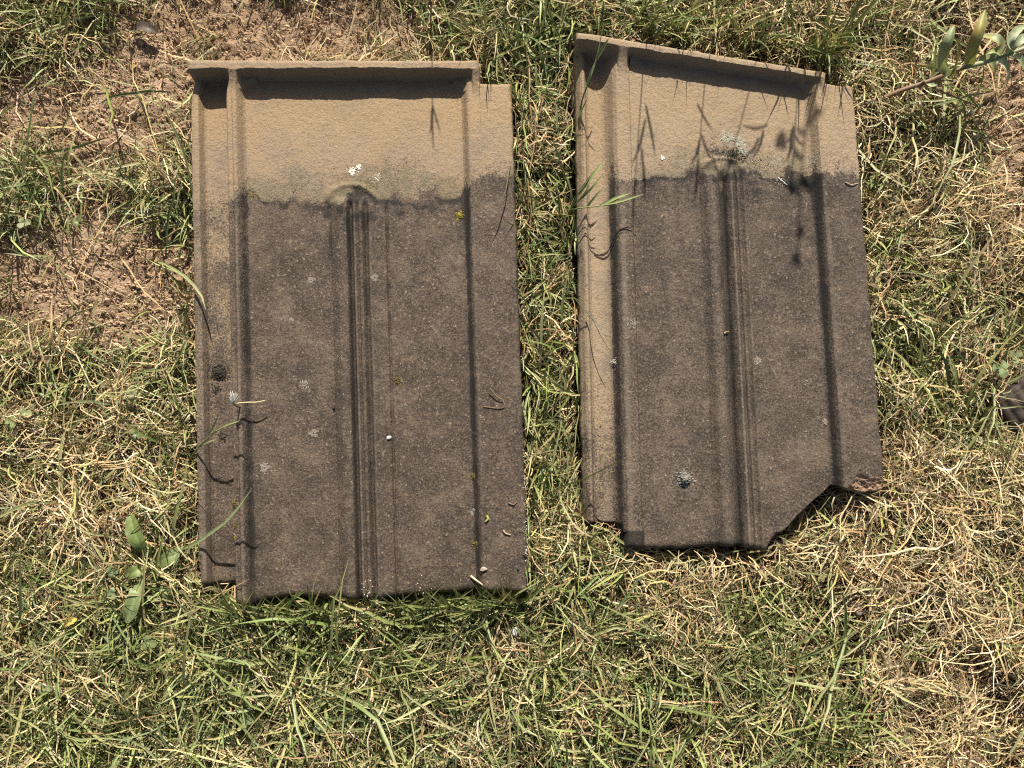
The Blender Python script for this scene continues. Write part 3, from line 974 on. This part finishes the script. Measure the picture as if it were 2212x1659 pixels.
growth(LEFT, 'moss_tuft', 476, 945, 14, M['moss_dark'], 34, (.0002, .0007), .8, .001)
growth(LEFT, 'moss_tuft', 514, 1086, 12, M['moss_olive'], 60, (.0003, .0009), .9, .003, sx=.45)
growth(LEFT, 'moss_tuft', 519, 1132, 8, M['moss_olive'], 22, (.0003, .0006), .9, .001)
growth(LEFT, 'moss_tuft', 516, 1160, 8, M['moss_yellow'], 16, (.0002, .0005), .9, .001, sx=.5)
growth(LEFT, 'moss_tuft', 857, 822, 14, M['moss_olive'], 40, (.0002, .0007), .8, .001)
growth(LEFT, 'moss_tuft', 1022, 1030, 9, M['moss_olive'], 24, (.0002, .0007), .8, .001)
growth(LEFT, 'moss_tuft', 1026, 1175, 9, M['moss_olive'], 26, (.0002, .0007), .8, .001)
growth(LEFT, 'moss_tuft', 795, 405, 26, M['moss_olive'], 60, (.0002, .0005), .6, .0004, sx=1.6)
growth(LEFT, 'moss_tuft', 545, 422, 14, M['moss_yellow'], 22, (.0002, .0005), .6, .0004, sx=1.4)
for a in [(1637, 779, 11, 20, 0), (1782, 912, 8, 12, 0), (1432, 341, 8, 12, .8), (1750, 346, 16, 60, 0), (1365, 700, 14, 30, 0), (1430, 160, 5, 12, 0), (1740, 825, 14, 14, 0), (1690, 390, 16, 16, 0)]:
    growth(RIGHT, 'lichen_patch', a[0], a[1], a[2], M['lichen'], a[3], (.00018, .0005), .3, 0, a[4])
for q in ((1568, 298), (1585, 297), (1598, 308), (1606, 322), (1612, 332)):
    growth(RIGHT, 'lichen_patch', q[0], q[1], 13, M['lichen'], 14, (.0003, .0007), .4, .0006)
growth(RIGHT, 'lichen_patch', 1328, 781, 9, M['lichen'], 40, (.0002, .0007), .7, .0015, sx=.7)
growth(RIGHT, 'lichen_patch', 1655, 355, 40, M['lichen'], 46, (.0002, .0006), .5)
growth(RIGHT, 'moss_tuft', 1478, 1036, 17, M['lump'], 70, (.0008, .0015), .9, .0050, label='round grey cushion of moss low on the broken tile')
growth(RIGHT, 'moss_tuft', 1590, 338, 22, M['moss_dark'], 110, (.0002, .0006), .7, .0008, sx=1.6)
growth(RIGHT, 'moss_tuft', 1650, 350, 40, M['moss_olive'], 44, (.0002, .0005), .6, .0004, sx=1.4)

# ------------------------------------------------------------------ building blocks for small plants
def tube(name, pts, rad, mat, parent, org, col, k=6):
    pts = np.asarray(pts, float)
    n = len(pts)
    rad = np.broadcast_to(np.asarray(rad, float), (n,))
    T = np.gradient(pts, axis=0)
    T /= np.linalg.norm(T, axis=1, keepdims=True) + 1e-12
    ref = np.array([.31, .17, .93])
    A = np.cross(T, ref)
    A /= np.linalg.norm(A, axis=1, keepdims=True) + 1e-9
    B = np.cross(T, A)
    an = np.arange(k) / k * 2 * np.pi
    V = pts[:, None] + rad[:, None, None] * (np.cos(an)[None, :, None] * A[:, None] + np.sin(an)[None, :, None] * B[:, None])
    i = np.arange(n - 1)[:, None] * k
    j = np.arange(k)[None, :]
    F = np.stack([i + j, i + (j + 1) % k, i + k + (j + 1) % k, i + k + j], -1).reshape(-1, 4)
    V = V.reshape(-1, 3)
    cc = np.tile(np.asarray(col, float), (len(V), 1)) * (1 + R0.normal(0, .06, (len(V), 1)))
    return mesh_from(name, V - org, [F], mat, parent, True, {'tint': cc})


def curve(P, n=14):
    """smooth line through points"""
    P = np.asarray(P, float)
    t = np.concatenate([[0], np.cumsum(np.linalg.norm(np.diff(P, axis=0), axis=1))])
    t /= t[-1]
    Q = np.concatenate([[2 * P[0] - P[1]], P, [2 * P[-1] - P[-2]]])
    out = []
    for u in np.linspace(0, 1, n):
        i = min(max(np.searchsorted(t, u, 'right') - 1, 0), len(P) - 2)
        f = (u - t[i]) / (t[i + 1] - t[i] + 1e-9)
        a, b, c, d = Q[i], Q[i + 1], Q[i + 2], Q[i + 3]
        out.append(.5 * (2 * b + (c - a) * f + (2 * a - 5 * b + 4 * c - d) * f * f + (3 * b - a - 3 * c + d) * f ** 3))
    return np.array(out)


def leaf(name, spine, width, mat, parent, org, col, fold=.4, shape=None, ripple=0.0, up=(0, 0, 1), col2=None, n=14, across=5, vein=.12):
    P = curve(spine, n)
    T = np.gradient(P, axis=0)
    T /= np.linalg.norm(T, axis=1, keepdims=True) + 1e-12
    S = np.cross(T, np.asarray(up, float))
    S /= np.linalg.norm(S, axis=1, keepdims=True) + 1e-9
    Nn = np.cross(S, T)
    f = np.linspace(0, 1, n)
    w = np.interp(f, *(shape or ([0, .15, .45, .75, .92, 1], [.25, .7, 1, .8, .35, .02]))) * width / 2
    j = np.linspace(-1, 1, across)
    rp = ripple * np.sin(f[:, None] * 23 + j[None, :] * 2) * np.abs(j)[None, :]
    V = P[:, None] + S[:, None] * (w[:, None] * j[None, :])[..., None] + Nn[:, None] * (w[:, None] * fold * np.abs(j)[None, :] + rp * width)[..., None]
    V = V.reshape(-1, 3)
    i = np.arange(n - 1)[:, None] * across
    q = np.arange(across - 1)[None, :]
    F = np.stack([i + q, i + q + 1, i + across + q + 1, i + across + q], -1).reshape(-1, 4)
    c = np.tile(np.asarray(col, float), (n, across, 1)) * (1 + R0.normal(0, .07, (n, across, 1)))
    c *= (1 + vein * (np.abs(j) < .1))[None, :, None]
    if col2 is not None:
        g = (fbm(f[:, None] * 5 + 3 * R0.random(), j[None, :] * 1.5 + 7 * R0.random(), 3, int(R0.integers(999))) - .42).clip(0, .22) / .22
        c = c * (1 - g[..., None]) + np.asarray(col2) * g[..., None]
    return mesh_from(name, V - org, [F], mat, parent, True, {'tint': c.reshape(-1, 3).clip(0, .9)})


GRASSY = ([0, .1, .5, .8, 1], [.6, .9, 1, .6, .03])


def A(px, py, z):
    return at(px, py, z)


def grass_stalk(label, stem, leaves, col=(.20, .225, .085), r=.0008, group='long grass stalks reaching over the tiles'):
    """a stalk with its leaves, all given as (px, py, height) or 3-D points"""
    conv = lambda L: [p if isinstance(p, np.ndarray) else A(*p) for p in L]
    st = conv(stem)
    root = empty('grass_stalk', tuple(st[0]))
    org = np.array(root.location)
    tube('stem', curve(st, 16), np.linspace(r, r * .45, 16), M['leaf'], root, org, col)
    for lf, w in leaves:
        leaf('leaf', conv(lf), w, M['leaf'], root, org, np.asarray(col) * R0.uniform(.9, 1.3), .5, GRASSY, 0, across=3, n=10)
    tag(root, label, 'grass stalk', group)
    return root


grass_stalk('grass stalk arching across the left edge of the whole tile low down', [(405, 1000, .004), (430, 965, .040), (455, 940, .052), (478, 925, .056), (515, 911, .058)],
            [([(452, 942, .052), (463, 920, .058), (472, 898, .066)], .0020), ([(470, 930, .054), (490, 918, .056), (520, 908, .058)], .0016), ([(425, 968, .038), (450, 955, .046), (468, 948, .046)], .0014)], (.23, .245, .10))
grass_stalk('upright grass stalk crossing the top corner of the broken tile', [(1243, 300, .006), (1258, 215, .045), (1276, 168, .062), (1290, 120, .070), (1304, 50, .080)],
            [([(1288, 128, .070), (1297, 112, .074), (1316, 82, .082)], .0028), ([(1268, 185, .058), (1276, 160, .064), (1289, 126, .070)], .0022), ([(1248, 262, .03), (1258, 235, .045), (1270, 212, .052)], .0016)], (.19, .235, .09))
grass_stalk('lower grass stalk fanning over the left edge of the broken tile', [(1228, 470, .005), (1244, 428, .042), (1262, 402, .052), (1278, 375, .056)],
            [([(1250, 420, .045), (1275, 385, .055), (1309, 343, .058)], .0028), ([(1255, 430, .046), (1280, 405, .056), (1306, 372, .060)], .0019), ([(1240, 445, .035), (1262, 420, .050), (1275, 392, .056)], .0016)], (.22, .26, .09))
grass_stalk('grass stalk lying across the side channel of the broken tile', [(1225, 455, .006), (1250, 450, .044), (1300, 444, .052), (1345, 437, .054), (1366, 428, .055)],
            [([(1310, 443, .052), (1350, 432, .055), (1390, 419, .058)], .0019), ([(1296, 445, .052), (1330, 428, .058), (1362, 417, .060)], .0024), ([(1268, 448, .048), (1286, 425, .054), (1305, 404, .058)], .0020)], (.24, .28, .10))
grass_stalk('thin dark grass stalk trailing down the left edge of the broken tile', [(1238, 640, .006), (1254, 660, .036), (1280, 690, .040), (1300, 730, .043), (1320, 760, .044)],
            [([(1268, 672, .038), (1290, 700, .044), (1300, 715, .046)], .0012)], (.10, .10, .055), .0005)

# tall stalks behind the head rims: they stand beyond the picture's top and throw the spiky shadows
def shade(px, py, H, z=.036):
    return A(px, py, z) + SUNV / SUNV[2] * H


def shadow_stalk(label, root_px, tip, H, sub, w=.0022):
    t = shade(tip[0], tip[1], H)
    r = A(root_px[0], root_px[1], .004)
    mid = (r + t) / 2 + np.array([0, .008, .012])
    lv = []
    for (ax, ay, ah), (bx, by, bh) in sub:
        a_, b_ = shade(ax, ay, ah), shade(bx, by, bh)
        lv.append(([a_, (a_ + b_) / 2 + np.array([.001, 0, .002]), b_], w))
    lv.append(([mid * .3 + t * .7, mid * .1 + t * .9, t], w * .9))
    grass_stalk(label, [r, r * .6 + mid * .4 + np.array([0, 0, .012]), mid, t], lv, (.18, .21, .08), .0007, 'tall grass stalks behind the tiles')


shadow_stalk('tall grass stalk beyond the frame above the first spiky shadow', (1395, -70), (1364, 500), .185, [((1392, 270, .155), (1360, 375, .170)), ((1393, 240, .15), (1415, 350, .16)), ((1384, 330, .165), (1392, 440, .175))])
shadow_stalk('tall grass stalk beyond the frame above the forked shadow', (1530, -75), (1500, 445), .18, [((1512, 300, .15), (1489, 360, .16)), ((1513, 290, .15), (1560, 400, .17)), ((1505, 230, .14), (1540, 285, .15))])
shadow_stalk('leaning grass stalk beyond the frame above the slanted shadow', (1700, -90), (1560, 412), .19, [((1640, 290, .155), (1610, 330, .165)), ((1660, 262, .15), (1600, 268, .155)), ((1600, 350, .17), (1565, 350, .175)), ((1650, 275, .15), (1625, 335, .165))], .003)
shadow_stalk('tall grass stalk beyond the frame right of the slanted shadow', (1722, -60), (1712, 375), .17, [((1714, 270, .14), (1700, 340, .155)), ((1716, 270, .14), (1740, 305, .15)), ((1716, 262, .14), (1696, 300, .15))], .003)
shadow_stalk('short grass stalk beyond the frame above the whole tile', (934, -40), (936, 292), .15, [((934, 200, .125), (926, 262, .14)), ((936, 200, .125), (952, 258, .14))], .0022)

# a tall leafy weed outside the picture that shades the top corner of the broken tile
tw = empty('tall_weed', tuple(A(1795, -330, .0)))
org = np.array(tw.location)
st = curve([A(1795, -330, .0), shade(1790, 60, .22), shade(1752, 220, .30), shade(1738, 330, .33), shade(1728, 480, .36), shade(1728, 560, .38)], 24)
tube('stem', st, np.linspace(.0019, .0009, 24), M['leaf'], tw, org, (.20, .17, .11))
for a, b, w in [((1745, 270, .31), (1715, 255, .30), .007), ((1750, 250, .31), (1775, 265, .31), .006), ((1738, 330, .33), (1715, 300, .33), .006), ((1735, 360, .33), (1768, 395, .33), .005), ((1732, 395, .345), (1705, 375, .345), .008),
                ((1728, 470, .36), (1745, 480, .36), .011), ((1728, 525, .375), (1716, 550, .375), .010), ((1690, 275, .31), (1690, 312, .31), .010), ((1730, 380, .34), (1752, 372, .345), .009)]:
    p, q = shade(*a), shade(*b)
    leaf('leaf', [p, (p + q) / 2 + np.array([0, 0, .002]), q], w, M['leaf'], tw, org, (.20, .22, .10))
p, q = shade(1742, 300, .32), shade(1690, 275, .31)
tube('side_shoot', curve([p, (p + q) / 2, q], 8), .0006, M['leaf'], tw, org, (.2, .2, .1))
tag(tw, 'tall leafy weed beyond the frame shading the broken tile', 'weed')

# ------------------------------------------------------------------ the hairy weed at the upper right
hw = empty('hairy_weed', tuple(A(1842, 243, .012)))
org = np.array(hw.location)
GG = (.30, .34, .18)
tube('stem', curve([A(1842, 243, .012), A(1900, 216, .022), A(1945, 196, .028), A(2000, 178, .034), A(2045, 160, .040), A(2085, 145, .045)], 22), np.linspace(.0021, .0017, 22), M['leaf'], hw, org, (.27, .16, .10), 8)
tube('stem', curve([A(2085, 145, .045), A(2125, 135, .048), A(2165, 122, .050), A(2230, 98, .052)], 16), np.linspace(.0019, .0015, 16), M['leaf'], hw, org, (.33, .35, .20), 8)
BROAD = ([0, .1, .35, .7, .9, 1], [.35, .75, 1, .9, .5, .05])
leaf('leaf', [A(2048, 163, .041), A(2040, 130, .058), A(2050, 88, .070), A(2062, 54, .070)], .0092, M['leaf'], hw, org, (.27, .31, .15), .75, BROAD, .01, (-.6, .1, .8), None)
leaf('leaf', [A(2052, 162, .041), A(2062, 140, .056), A(2068, 112, .068), A(2064, 84, .076)], .0088, M['leaf'], hw, org, (.25, .29, .10), .5, BROAD, .01, (.5, -.1, .85), (.30, .19, .06))
leaf('leaf', [A(2096, 142, .045), A(2100, 110, .060), A(2116, 66, .070), A(2128, 22, .068)], .0088, M['leaf'], hw, org, (.25, .28, .10), .55, BROAD, .01, (-.5, 0, .85), (.32, .23, .06))
for sp, w, c in [([(2112, 136, .047), (2130, 128, .046), (2145, 148, .040), (2146, 176, .028)], .010, GG), ([(2150, 128, .050), (2168, 138, .052), (2176, 160, .044), (2172, 192, .030)], .010, (.36, .40, .25)),
                 ([(2140, 130, .049), (2160, 100, .055), (2150, 84, .058), (2112, 76, .050)], .010, GG), ([(2172, 120, .051), (2185, 100, .058), (2205, 86, .062), (2225, 76, .060)], .009, (.36, .40, .24)),
                 ([(2180, 118, .051), (2200, 125, .055), (2210, 145, .048), (2225, 165, .04)], .009, GG), ([(2190, 112, .052), (2180, 95, .060), (2192, 70, .062), (2215, 55, .058)], .008, (.34, .38, .22)),
                 ([(2165, 122, .050), (2150, 112, .056), (2140, 112, .058), (2128, 118, .056)], .005, (.33, .38, .14)), ([(2000, 178, .034), (1992, 166, .038), (1988, 158, .040), (1986, 152, .040)], .004, GG), ([(2000, 178, .034), (2008, 184, .036), (2018, 183, .036), (2026, 178, .034)], .004, GG)]:
    leaf('leaf', [A(*q) for q in sp], w * .85, M['leaf'], hw, org, c, .35, BROAD, .015, (.1, .1, 1), (.30, .28, .08) if w == .010 and c == GG else None)
tag(hw, 'hairy weed with a reddish stem and pale folded leaves beside the broken tile', 'weed')

# ------------------------------------------------------------------ broad leaves and clovers in the turf
bw = empty('broadleaf_weed', tuple(A(315, 1225, .004)))
org = np.array(bw.location)
WAVY = ([0, .08, .3, .45, .6, .8, .95, 1], [.3, .45, .8, .72, .95, 1, .55, .1])
for sp, w, c in [([(318, 1215, .006), (305, 1185, .027), (290, 1150, .030), (280, 1112, .025)], .0155, (.13, .175, .05)), ([(312, 1228, .006), (300, 1232, .027), (285, 1238, .027), (270, 1240, .021)], .011, (.19, .235, .075)),
                 ([(322, 1222, .006), (350, 1212, .026), (375, 1198, .025), (396, 1180, .021)], .0125, (.15, .195, .06)), ([(312, 1235, .006), (298, 1270, .028), (287, 1305, .030), (272, 1345, .025)], .0150, (.20, .25, .10))]:
    leaf('leaf', [A(*q) for q in sp], w * .78, M['leaf'], bw, org, c, .18, WAVY, .05, (0, 0, 1), None, 20, 7, .5)
tag(bw, 'broad leaved dandelion-like weed beside the whole tile low on the left', 'weed')

CLOVERS = [(56, 892, 13, .1, 'pale clover in the straw at the far left edge'), (24, 912, 13, 1.0, 'yellowish clover at the very left edge of the lawn'), (284, 852, 12, .5, 'clover left of the whole tile level with its black moss'), (294, 938, 13, 2.0, 'dark clover just below another left of the whole tile'),
           (345, 1118, 12, .8, 'clover right above the broad leaved weed'), (243, 1235, 12, 2.4, 'grey green clover left of the broad leaved weed'), (358, 1276, 14, .3, 'clover on bare soil by the bottom left corner of the whole tile'), (322, 1388, 15, 1.7, 'round leaved clover below the broad leaved weed'),
           (96, 1488, 14, .2, 'large dark clover near the bottom left corner'), (243, 1282, 12, 1.2, 'clover half hidden in grass left of the broad leaved weed'), (168, 478, 12, .6, 'clover in grass left of the whole tile upper half'), (52, 482, 13, 2.2, 'clover near the left edge in the upper grass'),
           (2160, 796, 18, .9, 'big pale clover beside the dark ribbed fragment'), (2192, 770, 14, 2.6, 'clover at the right edge above the dark ribbed fragment'), (530, 1560, 13, .4, 'clover deep in the bottom grass below the whole tile'), (690, 1570, 13, 1.9, 'clover near the bottom edge right of another clover')]
for px, py, r, rot, lab in CLOVERS:
    c = A(px, py, .027)
    e = empty('clover', (c[0], c[1], .002))
    org = np.array(e.location)
    rl = r * PX / 1000
    tube('stem', curve([org, org + np.array([.002, .001, .008]), c], 6), .0005, M['leaf'], e, org, (.22, .24, .10), 5)
    bc = np.array([(.15, .19, .085), (.19, .225, .09), (.23, .25, .12)][int(R0.integers(3))]) * (1.35 if 'ale' in lab or 'yellow' in lab else 1)
    for k in range(3):
        a = rot + k * 2.094 + R0.normal(0, .15)
        d = np.array([math.cos(a), math.sin(a), 0])
        dz = R0.uniform(-.0015, .002)
        leaf('leaflet', [c, c + d * rl * .55 + np.array([0, 0, .001]), c + d * rl * 1.1 + np.array([0, 0, dz])], rl * 1.05, M['leaf'], e, org, bc, .12, ([0, .2, .5, .8, .95, 1], [.12, .55, .95, 1, .75, .35]), 0, (0, 0, 1), None, 9, 5, .2)
    tag(e, lab, 'clover', 'clovers in the lawn')

# ------------------------------------------------------------------ loose bits
def lump(name, px, py, r, mat, label, cat, z=None, sx=1.0, sy=1.0, sz=.6, rot=0.0, group=None, surf=None, seed=0):
    r_ = np.random.default_rng(seed + int(px * 7 + py))
    import bmesh
    bm = bmesh.new()
    bmesh.ops.create_icosphere(bm, subdivisions=3, radius=1)
    V = np.array([v.co[:] for v in bm.verts])
    F = np.array([[v.index for v in f.verts] for f in bm.faces])
    bm.free()
    for _ in range(9):                                             # chip flat facets off the pebble
        nn = r_.normal(0, 1, 3)
        nn /= np.linalg.norm(nn)
        d = r_.uniform(.55, .85)
        over = (V @ nn - d).clip(0)
        V = V - over[:, None] * nn[None]
    V *= 1 + .05 * (r_.random((len(V), 1)) - .5)
    V *= np.array([sx, sy, sz]) * r
    c, s = math.cos(rot), math.sin(rot)
    V = V @ np.array([[c, s, 0], [-s, c, 0], [0, 0, 1]])
    p = surf(px, py) if surf is not None else A(px, py, .004 if z is None else z)
    o = mesh_from(name, V, [F], mat, None, True)
    o.location = (p[0], p[1], p[2] + (r * sz * .75 if surf is not None else 0))
    return tag(o, label, cat, group)


lump('stone_chip', 1851, 1315, .0062, M['stone'], 'flat pinkish stone chip in the straw below the broken tile', 'stone', .014, 1.0, .55, .35, -1.0)
lump('flat_stone', 2083, 1642, .0125, M['red_stone'], 'reddish flat stone at the bottom right edge', 'stone', .008, 1.2, .8, .4, -.2)
lump('pebble', 2097, 243, .0034, M['stone_grey'], 'small shiny grey pebble below the hairy weed', 'pebble', .012, 1, .9, .8)
lump('white_pebble', 1112, 1365, .0045, M['stone_white'], 'whitish speckled pebble in the grass below the whole tile', 'pebble', .020, 1, .9, .7)
lump('charcoal_bit', 1954, 1487, .0045, M['coal'], 'black charcoal bit in the straw at the lower right', 'charcoal', .012, 1.2, .8, .6, .4)
lump('grit_stone', 840, 945, .0017, M['lichen_white'], 'tiny pale pebble beside the centre rib of the whole tile', 'pebble', None, 1.3, .8, .7, .3, None, LEFT['surf'])
lump('seed_husk', 1046, 1226, .0020, M['stone'], 'pale seed husk on the flange of the whole tile near its bottom', 'seed', None, 1.5, .9, .7, .2, None, LEFT['surf'])
lump('soil_clod', 1118, 1225, .0013, M['coal'], 'black speck on the bottom corner of the whole tile', 'speck', None, .8, 1.4, .6, .2, None, LEFT['surf'])
lump('dark_seed', 720, 878, .0016, M['bark'], 'tiny dark seed left of the centre rib of the whole tile', 'seed', None, .7, 1.4, .7, .2, None, LEFT['surf'])


def wisp(name, label, cat, pts, r, mat, col, group=None, k=5):
    P = curve(pts, 14)
    e0 = P[0].copy()
    o = tube(name, P, np.linspace(r, r * .5, 14), mat, None, e0, col, k)
    o.location = e0
    return tag(o, label, cat, group)


SL = LEFT['surf']
SR = RIGHT['surf']
on = lambda S, x, y, h: S(x, y) + np.array([0, 0, h])
wisp('straw_stalk', 'pale straw stalk lying beside the white seed fluff', 'straw', [on(SL, 526, 878, .014), on(SL, 548, 873, .013), on(SL, 566, 870, .012), on(SL, 582, 867, .010)], .0007, M['straw'], (.60, .50, .30))
wisp('dry_tendril', 'curled dry tendril on the flange of the whole tile', 'tendril', [on(SL, 1060, 842, .004), on(SL, 1074, 862, .0026), on(SL, 1086, 866, .002), on(SL, 1088, 880, .0008), on(SL, 1075, 884, .0007), on(SL, 1044, 880, .0007)], .0005, M['straw'], (.22, .15, .09))
wisp('dry_twig', 'short dry twig near the bottom of the whole tile flange', 'twig', [on(SL, 1086, 1142, .0008), on(SL, 1094, 1148, .001), on(SL, 1102, 1154, .0008)], .0009, M['straw'], (.38, .29, .19))
wisp('dark_twig', 'tiny dark twig on the lower flange of the whole tile', 'twig', [on(SL, 1098, 1086, .0008), on(SL, 1108, 1087, .001), on(SL, 1116, 1083, .0008)], .0007, M['straw'], (.18, .12, .08))
wisp('green_bud', 'yellow green curled bud scale on the lower flange', 'bud', [on(SL, 1052, 1110, .001), on(SL, 1056, 1118, .0014), on(SL, 1050, 1126, .001)], .0012, M['straw'], (.38, .38, .10))
wisp('bent_stem', 'pale bent stem on the bottom edge of the whole tile', 'stem', [on(SL, 1016, 1244, .001), on(SL, 1030, 1252, .003), on(SL, 1044, 1258, .002)], .0010, M['straw'], (.55, .46, .32))
wisp('root_thread', 'thin pale root thread on the right flange of the broken tile', 'root', [on(SR, 1814, 402, .0006), on(SR, 1826, 408, .001), on(SR, 1838, 406, .001), on(SR, 1850, 402, .0006)], .0005, M['straw'], (.42, .33, .23))
wisp('leaf_scrap', 'small brown leaf scrap across the rib of the broken tile', 'leaf scrap', [on(SR, 1560, 724, .001), on(SR, 1568, 718, .0016), on(SR, 1576, 714, .001)], .0007, M['straw'], (.34, .24, .14))
wisp('yellow_grass_leaf', 'curved yellow green leaf lying in straw right of the broken corner', 'leaf', [A(1906, 1137, .020), A(1903, 1118, .022), A(1912, 1100, .024), A(1932, 1088, .024)], .0013, M['straw'], (.46, .46, .10))
wisp('hair_thread', 'thin white thread on the pan of the broken tile near the dark edge', 'thread', [on(SR, 1680, 382, .0005), on(SR, 1690, 392, .001), on(SR, 1700, 400, .0005)], .0003, M['fluff'], (.8, .8, .8))

# white seed fluff: a little brush of hairs on a dark seed
fl = empty('seed_fluff', tuple(on(SL, 529, 880, .0)))
org = np.array(fl.location)
b0 = on(SL, 527, 876, .013)
Vs, Fs, off = [], [], 0
for i in range(90):
    d = np.array([R0.normal(.12, .16), R0.normal(.75, .12), R0.uniform(.1, .8)])
    d /= np.linalg.norm(d)
    tip = b0 + d * R0.uniform(.006, .010)
    sd = np.cross(d, R0.normal(0, 1, 3))
    sd /= np.linalg.norm(sd)
    Vs.append(np.array([b0 - sd * .00026, b0 + sd * .00026, tip + sd * .00012, tip - sd * .00012]))
    Fs.append(np.array([[0, 1, 2, 3]]) + off)
    off += 4
mesh_from('hairs', np.concatenate(Vs) - org, [np.concatenate(Fs)], M['fluff'], fl, False)
tube('seed_stalk', curve([on(SL, 529, 882, -.0002), on(SL, 527, 880, .006), b0], 8), np.linspace(.0006, .0004, 8), M['straw'], fl, org, (.10, .07, .05))
tag(fl, 'white fluffy seed head caught on the side ridge of the whole tile', 'seed head')

# dead leaves on the ground
def dead_leaf(label, spine, w, col, shape=None, fold=.5, name='dead_leaf', cat='dead leaf', mat='leaf', ripple=.05):
    P = [A(*q) for q in spine]
    o = leaf(name, P, w, M[mat], None, P[0], col, fold, shape or BROAD, ripple, (.1, .2, 1))
    o.location = P[0]
    return tag(o, label, cat)


dead_leaf('dark folded dead leaf on bare soil near the top left', [(290, 68, .006), (305, 60, .011), (325, 64, .011), (342, 72, .006)], .0095, (.10, .078, .066))
dead_leaf('curled brown dead leaf under the clover by the whole tile corner', [(338, 1290, .010), (355, 1296, .014), (370, 1296, .013), (382, 1288, .008)], .011, (.36, .25, .15))
dead_leaf('yellow withered flower in the grass at the lower left', [(138, 1352, .018), (148, 1344, .022), (158, 1340, .022), (166, 1334, .018)], .006, (.55, .42, .10), None, .7, 'withered_flower', 'flower')
dead_leaf('broad tan dead blade in the straw at the lower right', [(1922, 1125 + 10, .016), (1930, 1150, .020), (1938, 1175, .018)], .0055, (.52, .38, .20), GRASSY, .2, 'dead_leaf', 'dead leaf')

# dark ribbed fragment poking in at the right edge
def ribbed():
    n, m = 30, 90
    a = np.linspace(0, 1, n)
    b = np.linspace(-1, 1, m)
    Aa, Bb = np.meshgrid(a, b, indexing='ij')
    c = A(2250, 905, .004)
    ax = np.array([math.cos(-.95), math.sin(-.95), 0])
    sd = np.array([-ax[1], ax[0], 0])
    half = .030
    h = .014 * np.sqrt((1 - (np.abs(Bb) ** 2.6)).clip(0)) + .0011 * np.abs(np.sin(Bb * 13 + .6 * np.sin(Aa * 3))) + .0012 * (fbm(Aa * 14, Bb * 5, 3, 6) - .5)
    L = .075
    edge = .004 * (fbm(Bb * 4, Aa * 2, 3, 8) - .5)
    P = c + ax * ((Aa - .5) * L + edge)[..., None] * 1.0 + sd * (Bb * half)[..., None]
    P[..., 2] = .006 + h
    idx = np.arange(n * m).reshape(n, m)
    F = np.stack([idx[:-1, :-1], idx[1:, :-1], idx[1:, 1:], idx[:-1, 1:]], -1).reshape(-1, 4)
    V = P.reshape(-1, 3)
    ring = np.concatenate([idx[0], idx[1:, -1], idx[-1, ::-1][1:], idx[::-1, 0][1:-1]])
    low = V[ring].copy()
    low[:, 2] = .001
    k = len(ring)
    i = np.arange(k)
    Q = np.stack([ring, ring[(i + 1) % k], n * m + (i + 1) % k, n * m + i], -1)
    o = mesh_from('ribbed_fragment', np.concatenate([V, low]) - c, [F, Q], M['bark'], None, True)
    o.location = c
    tag(o, 'dark brown ribbed fragment poking in at the right edge', 'fragment')


ribbed()
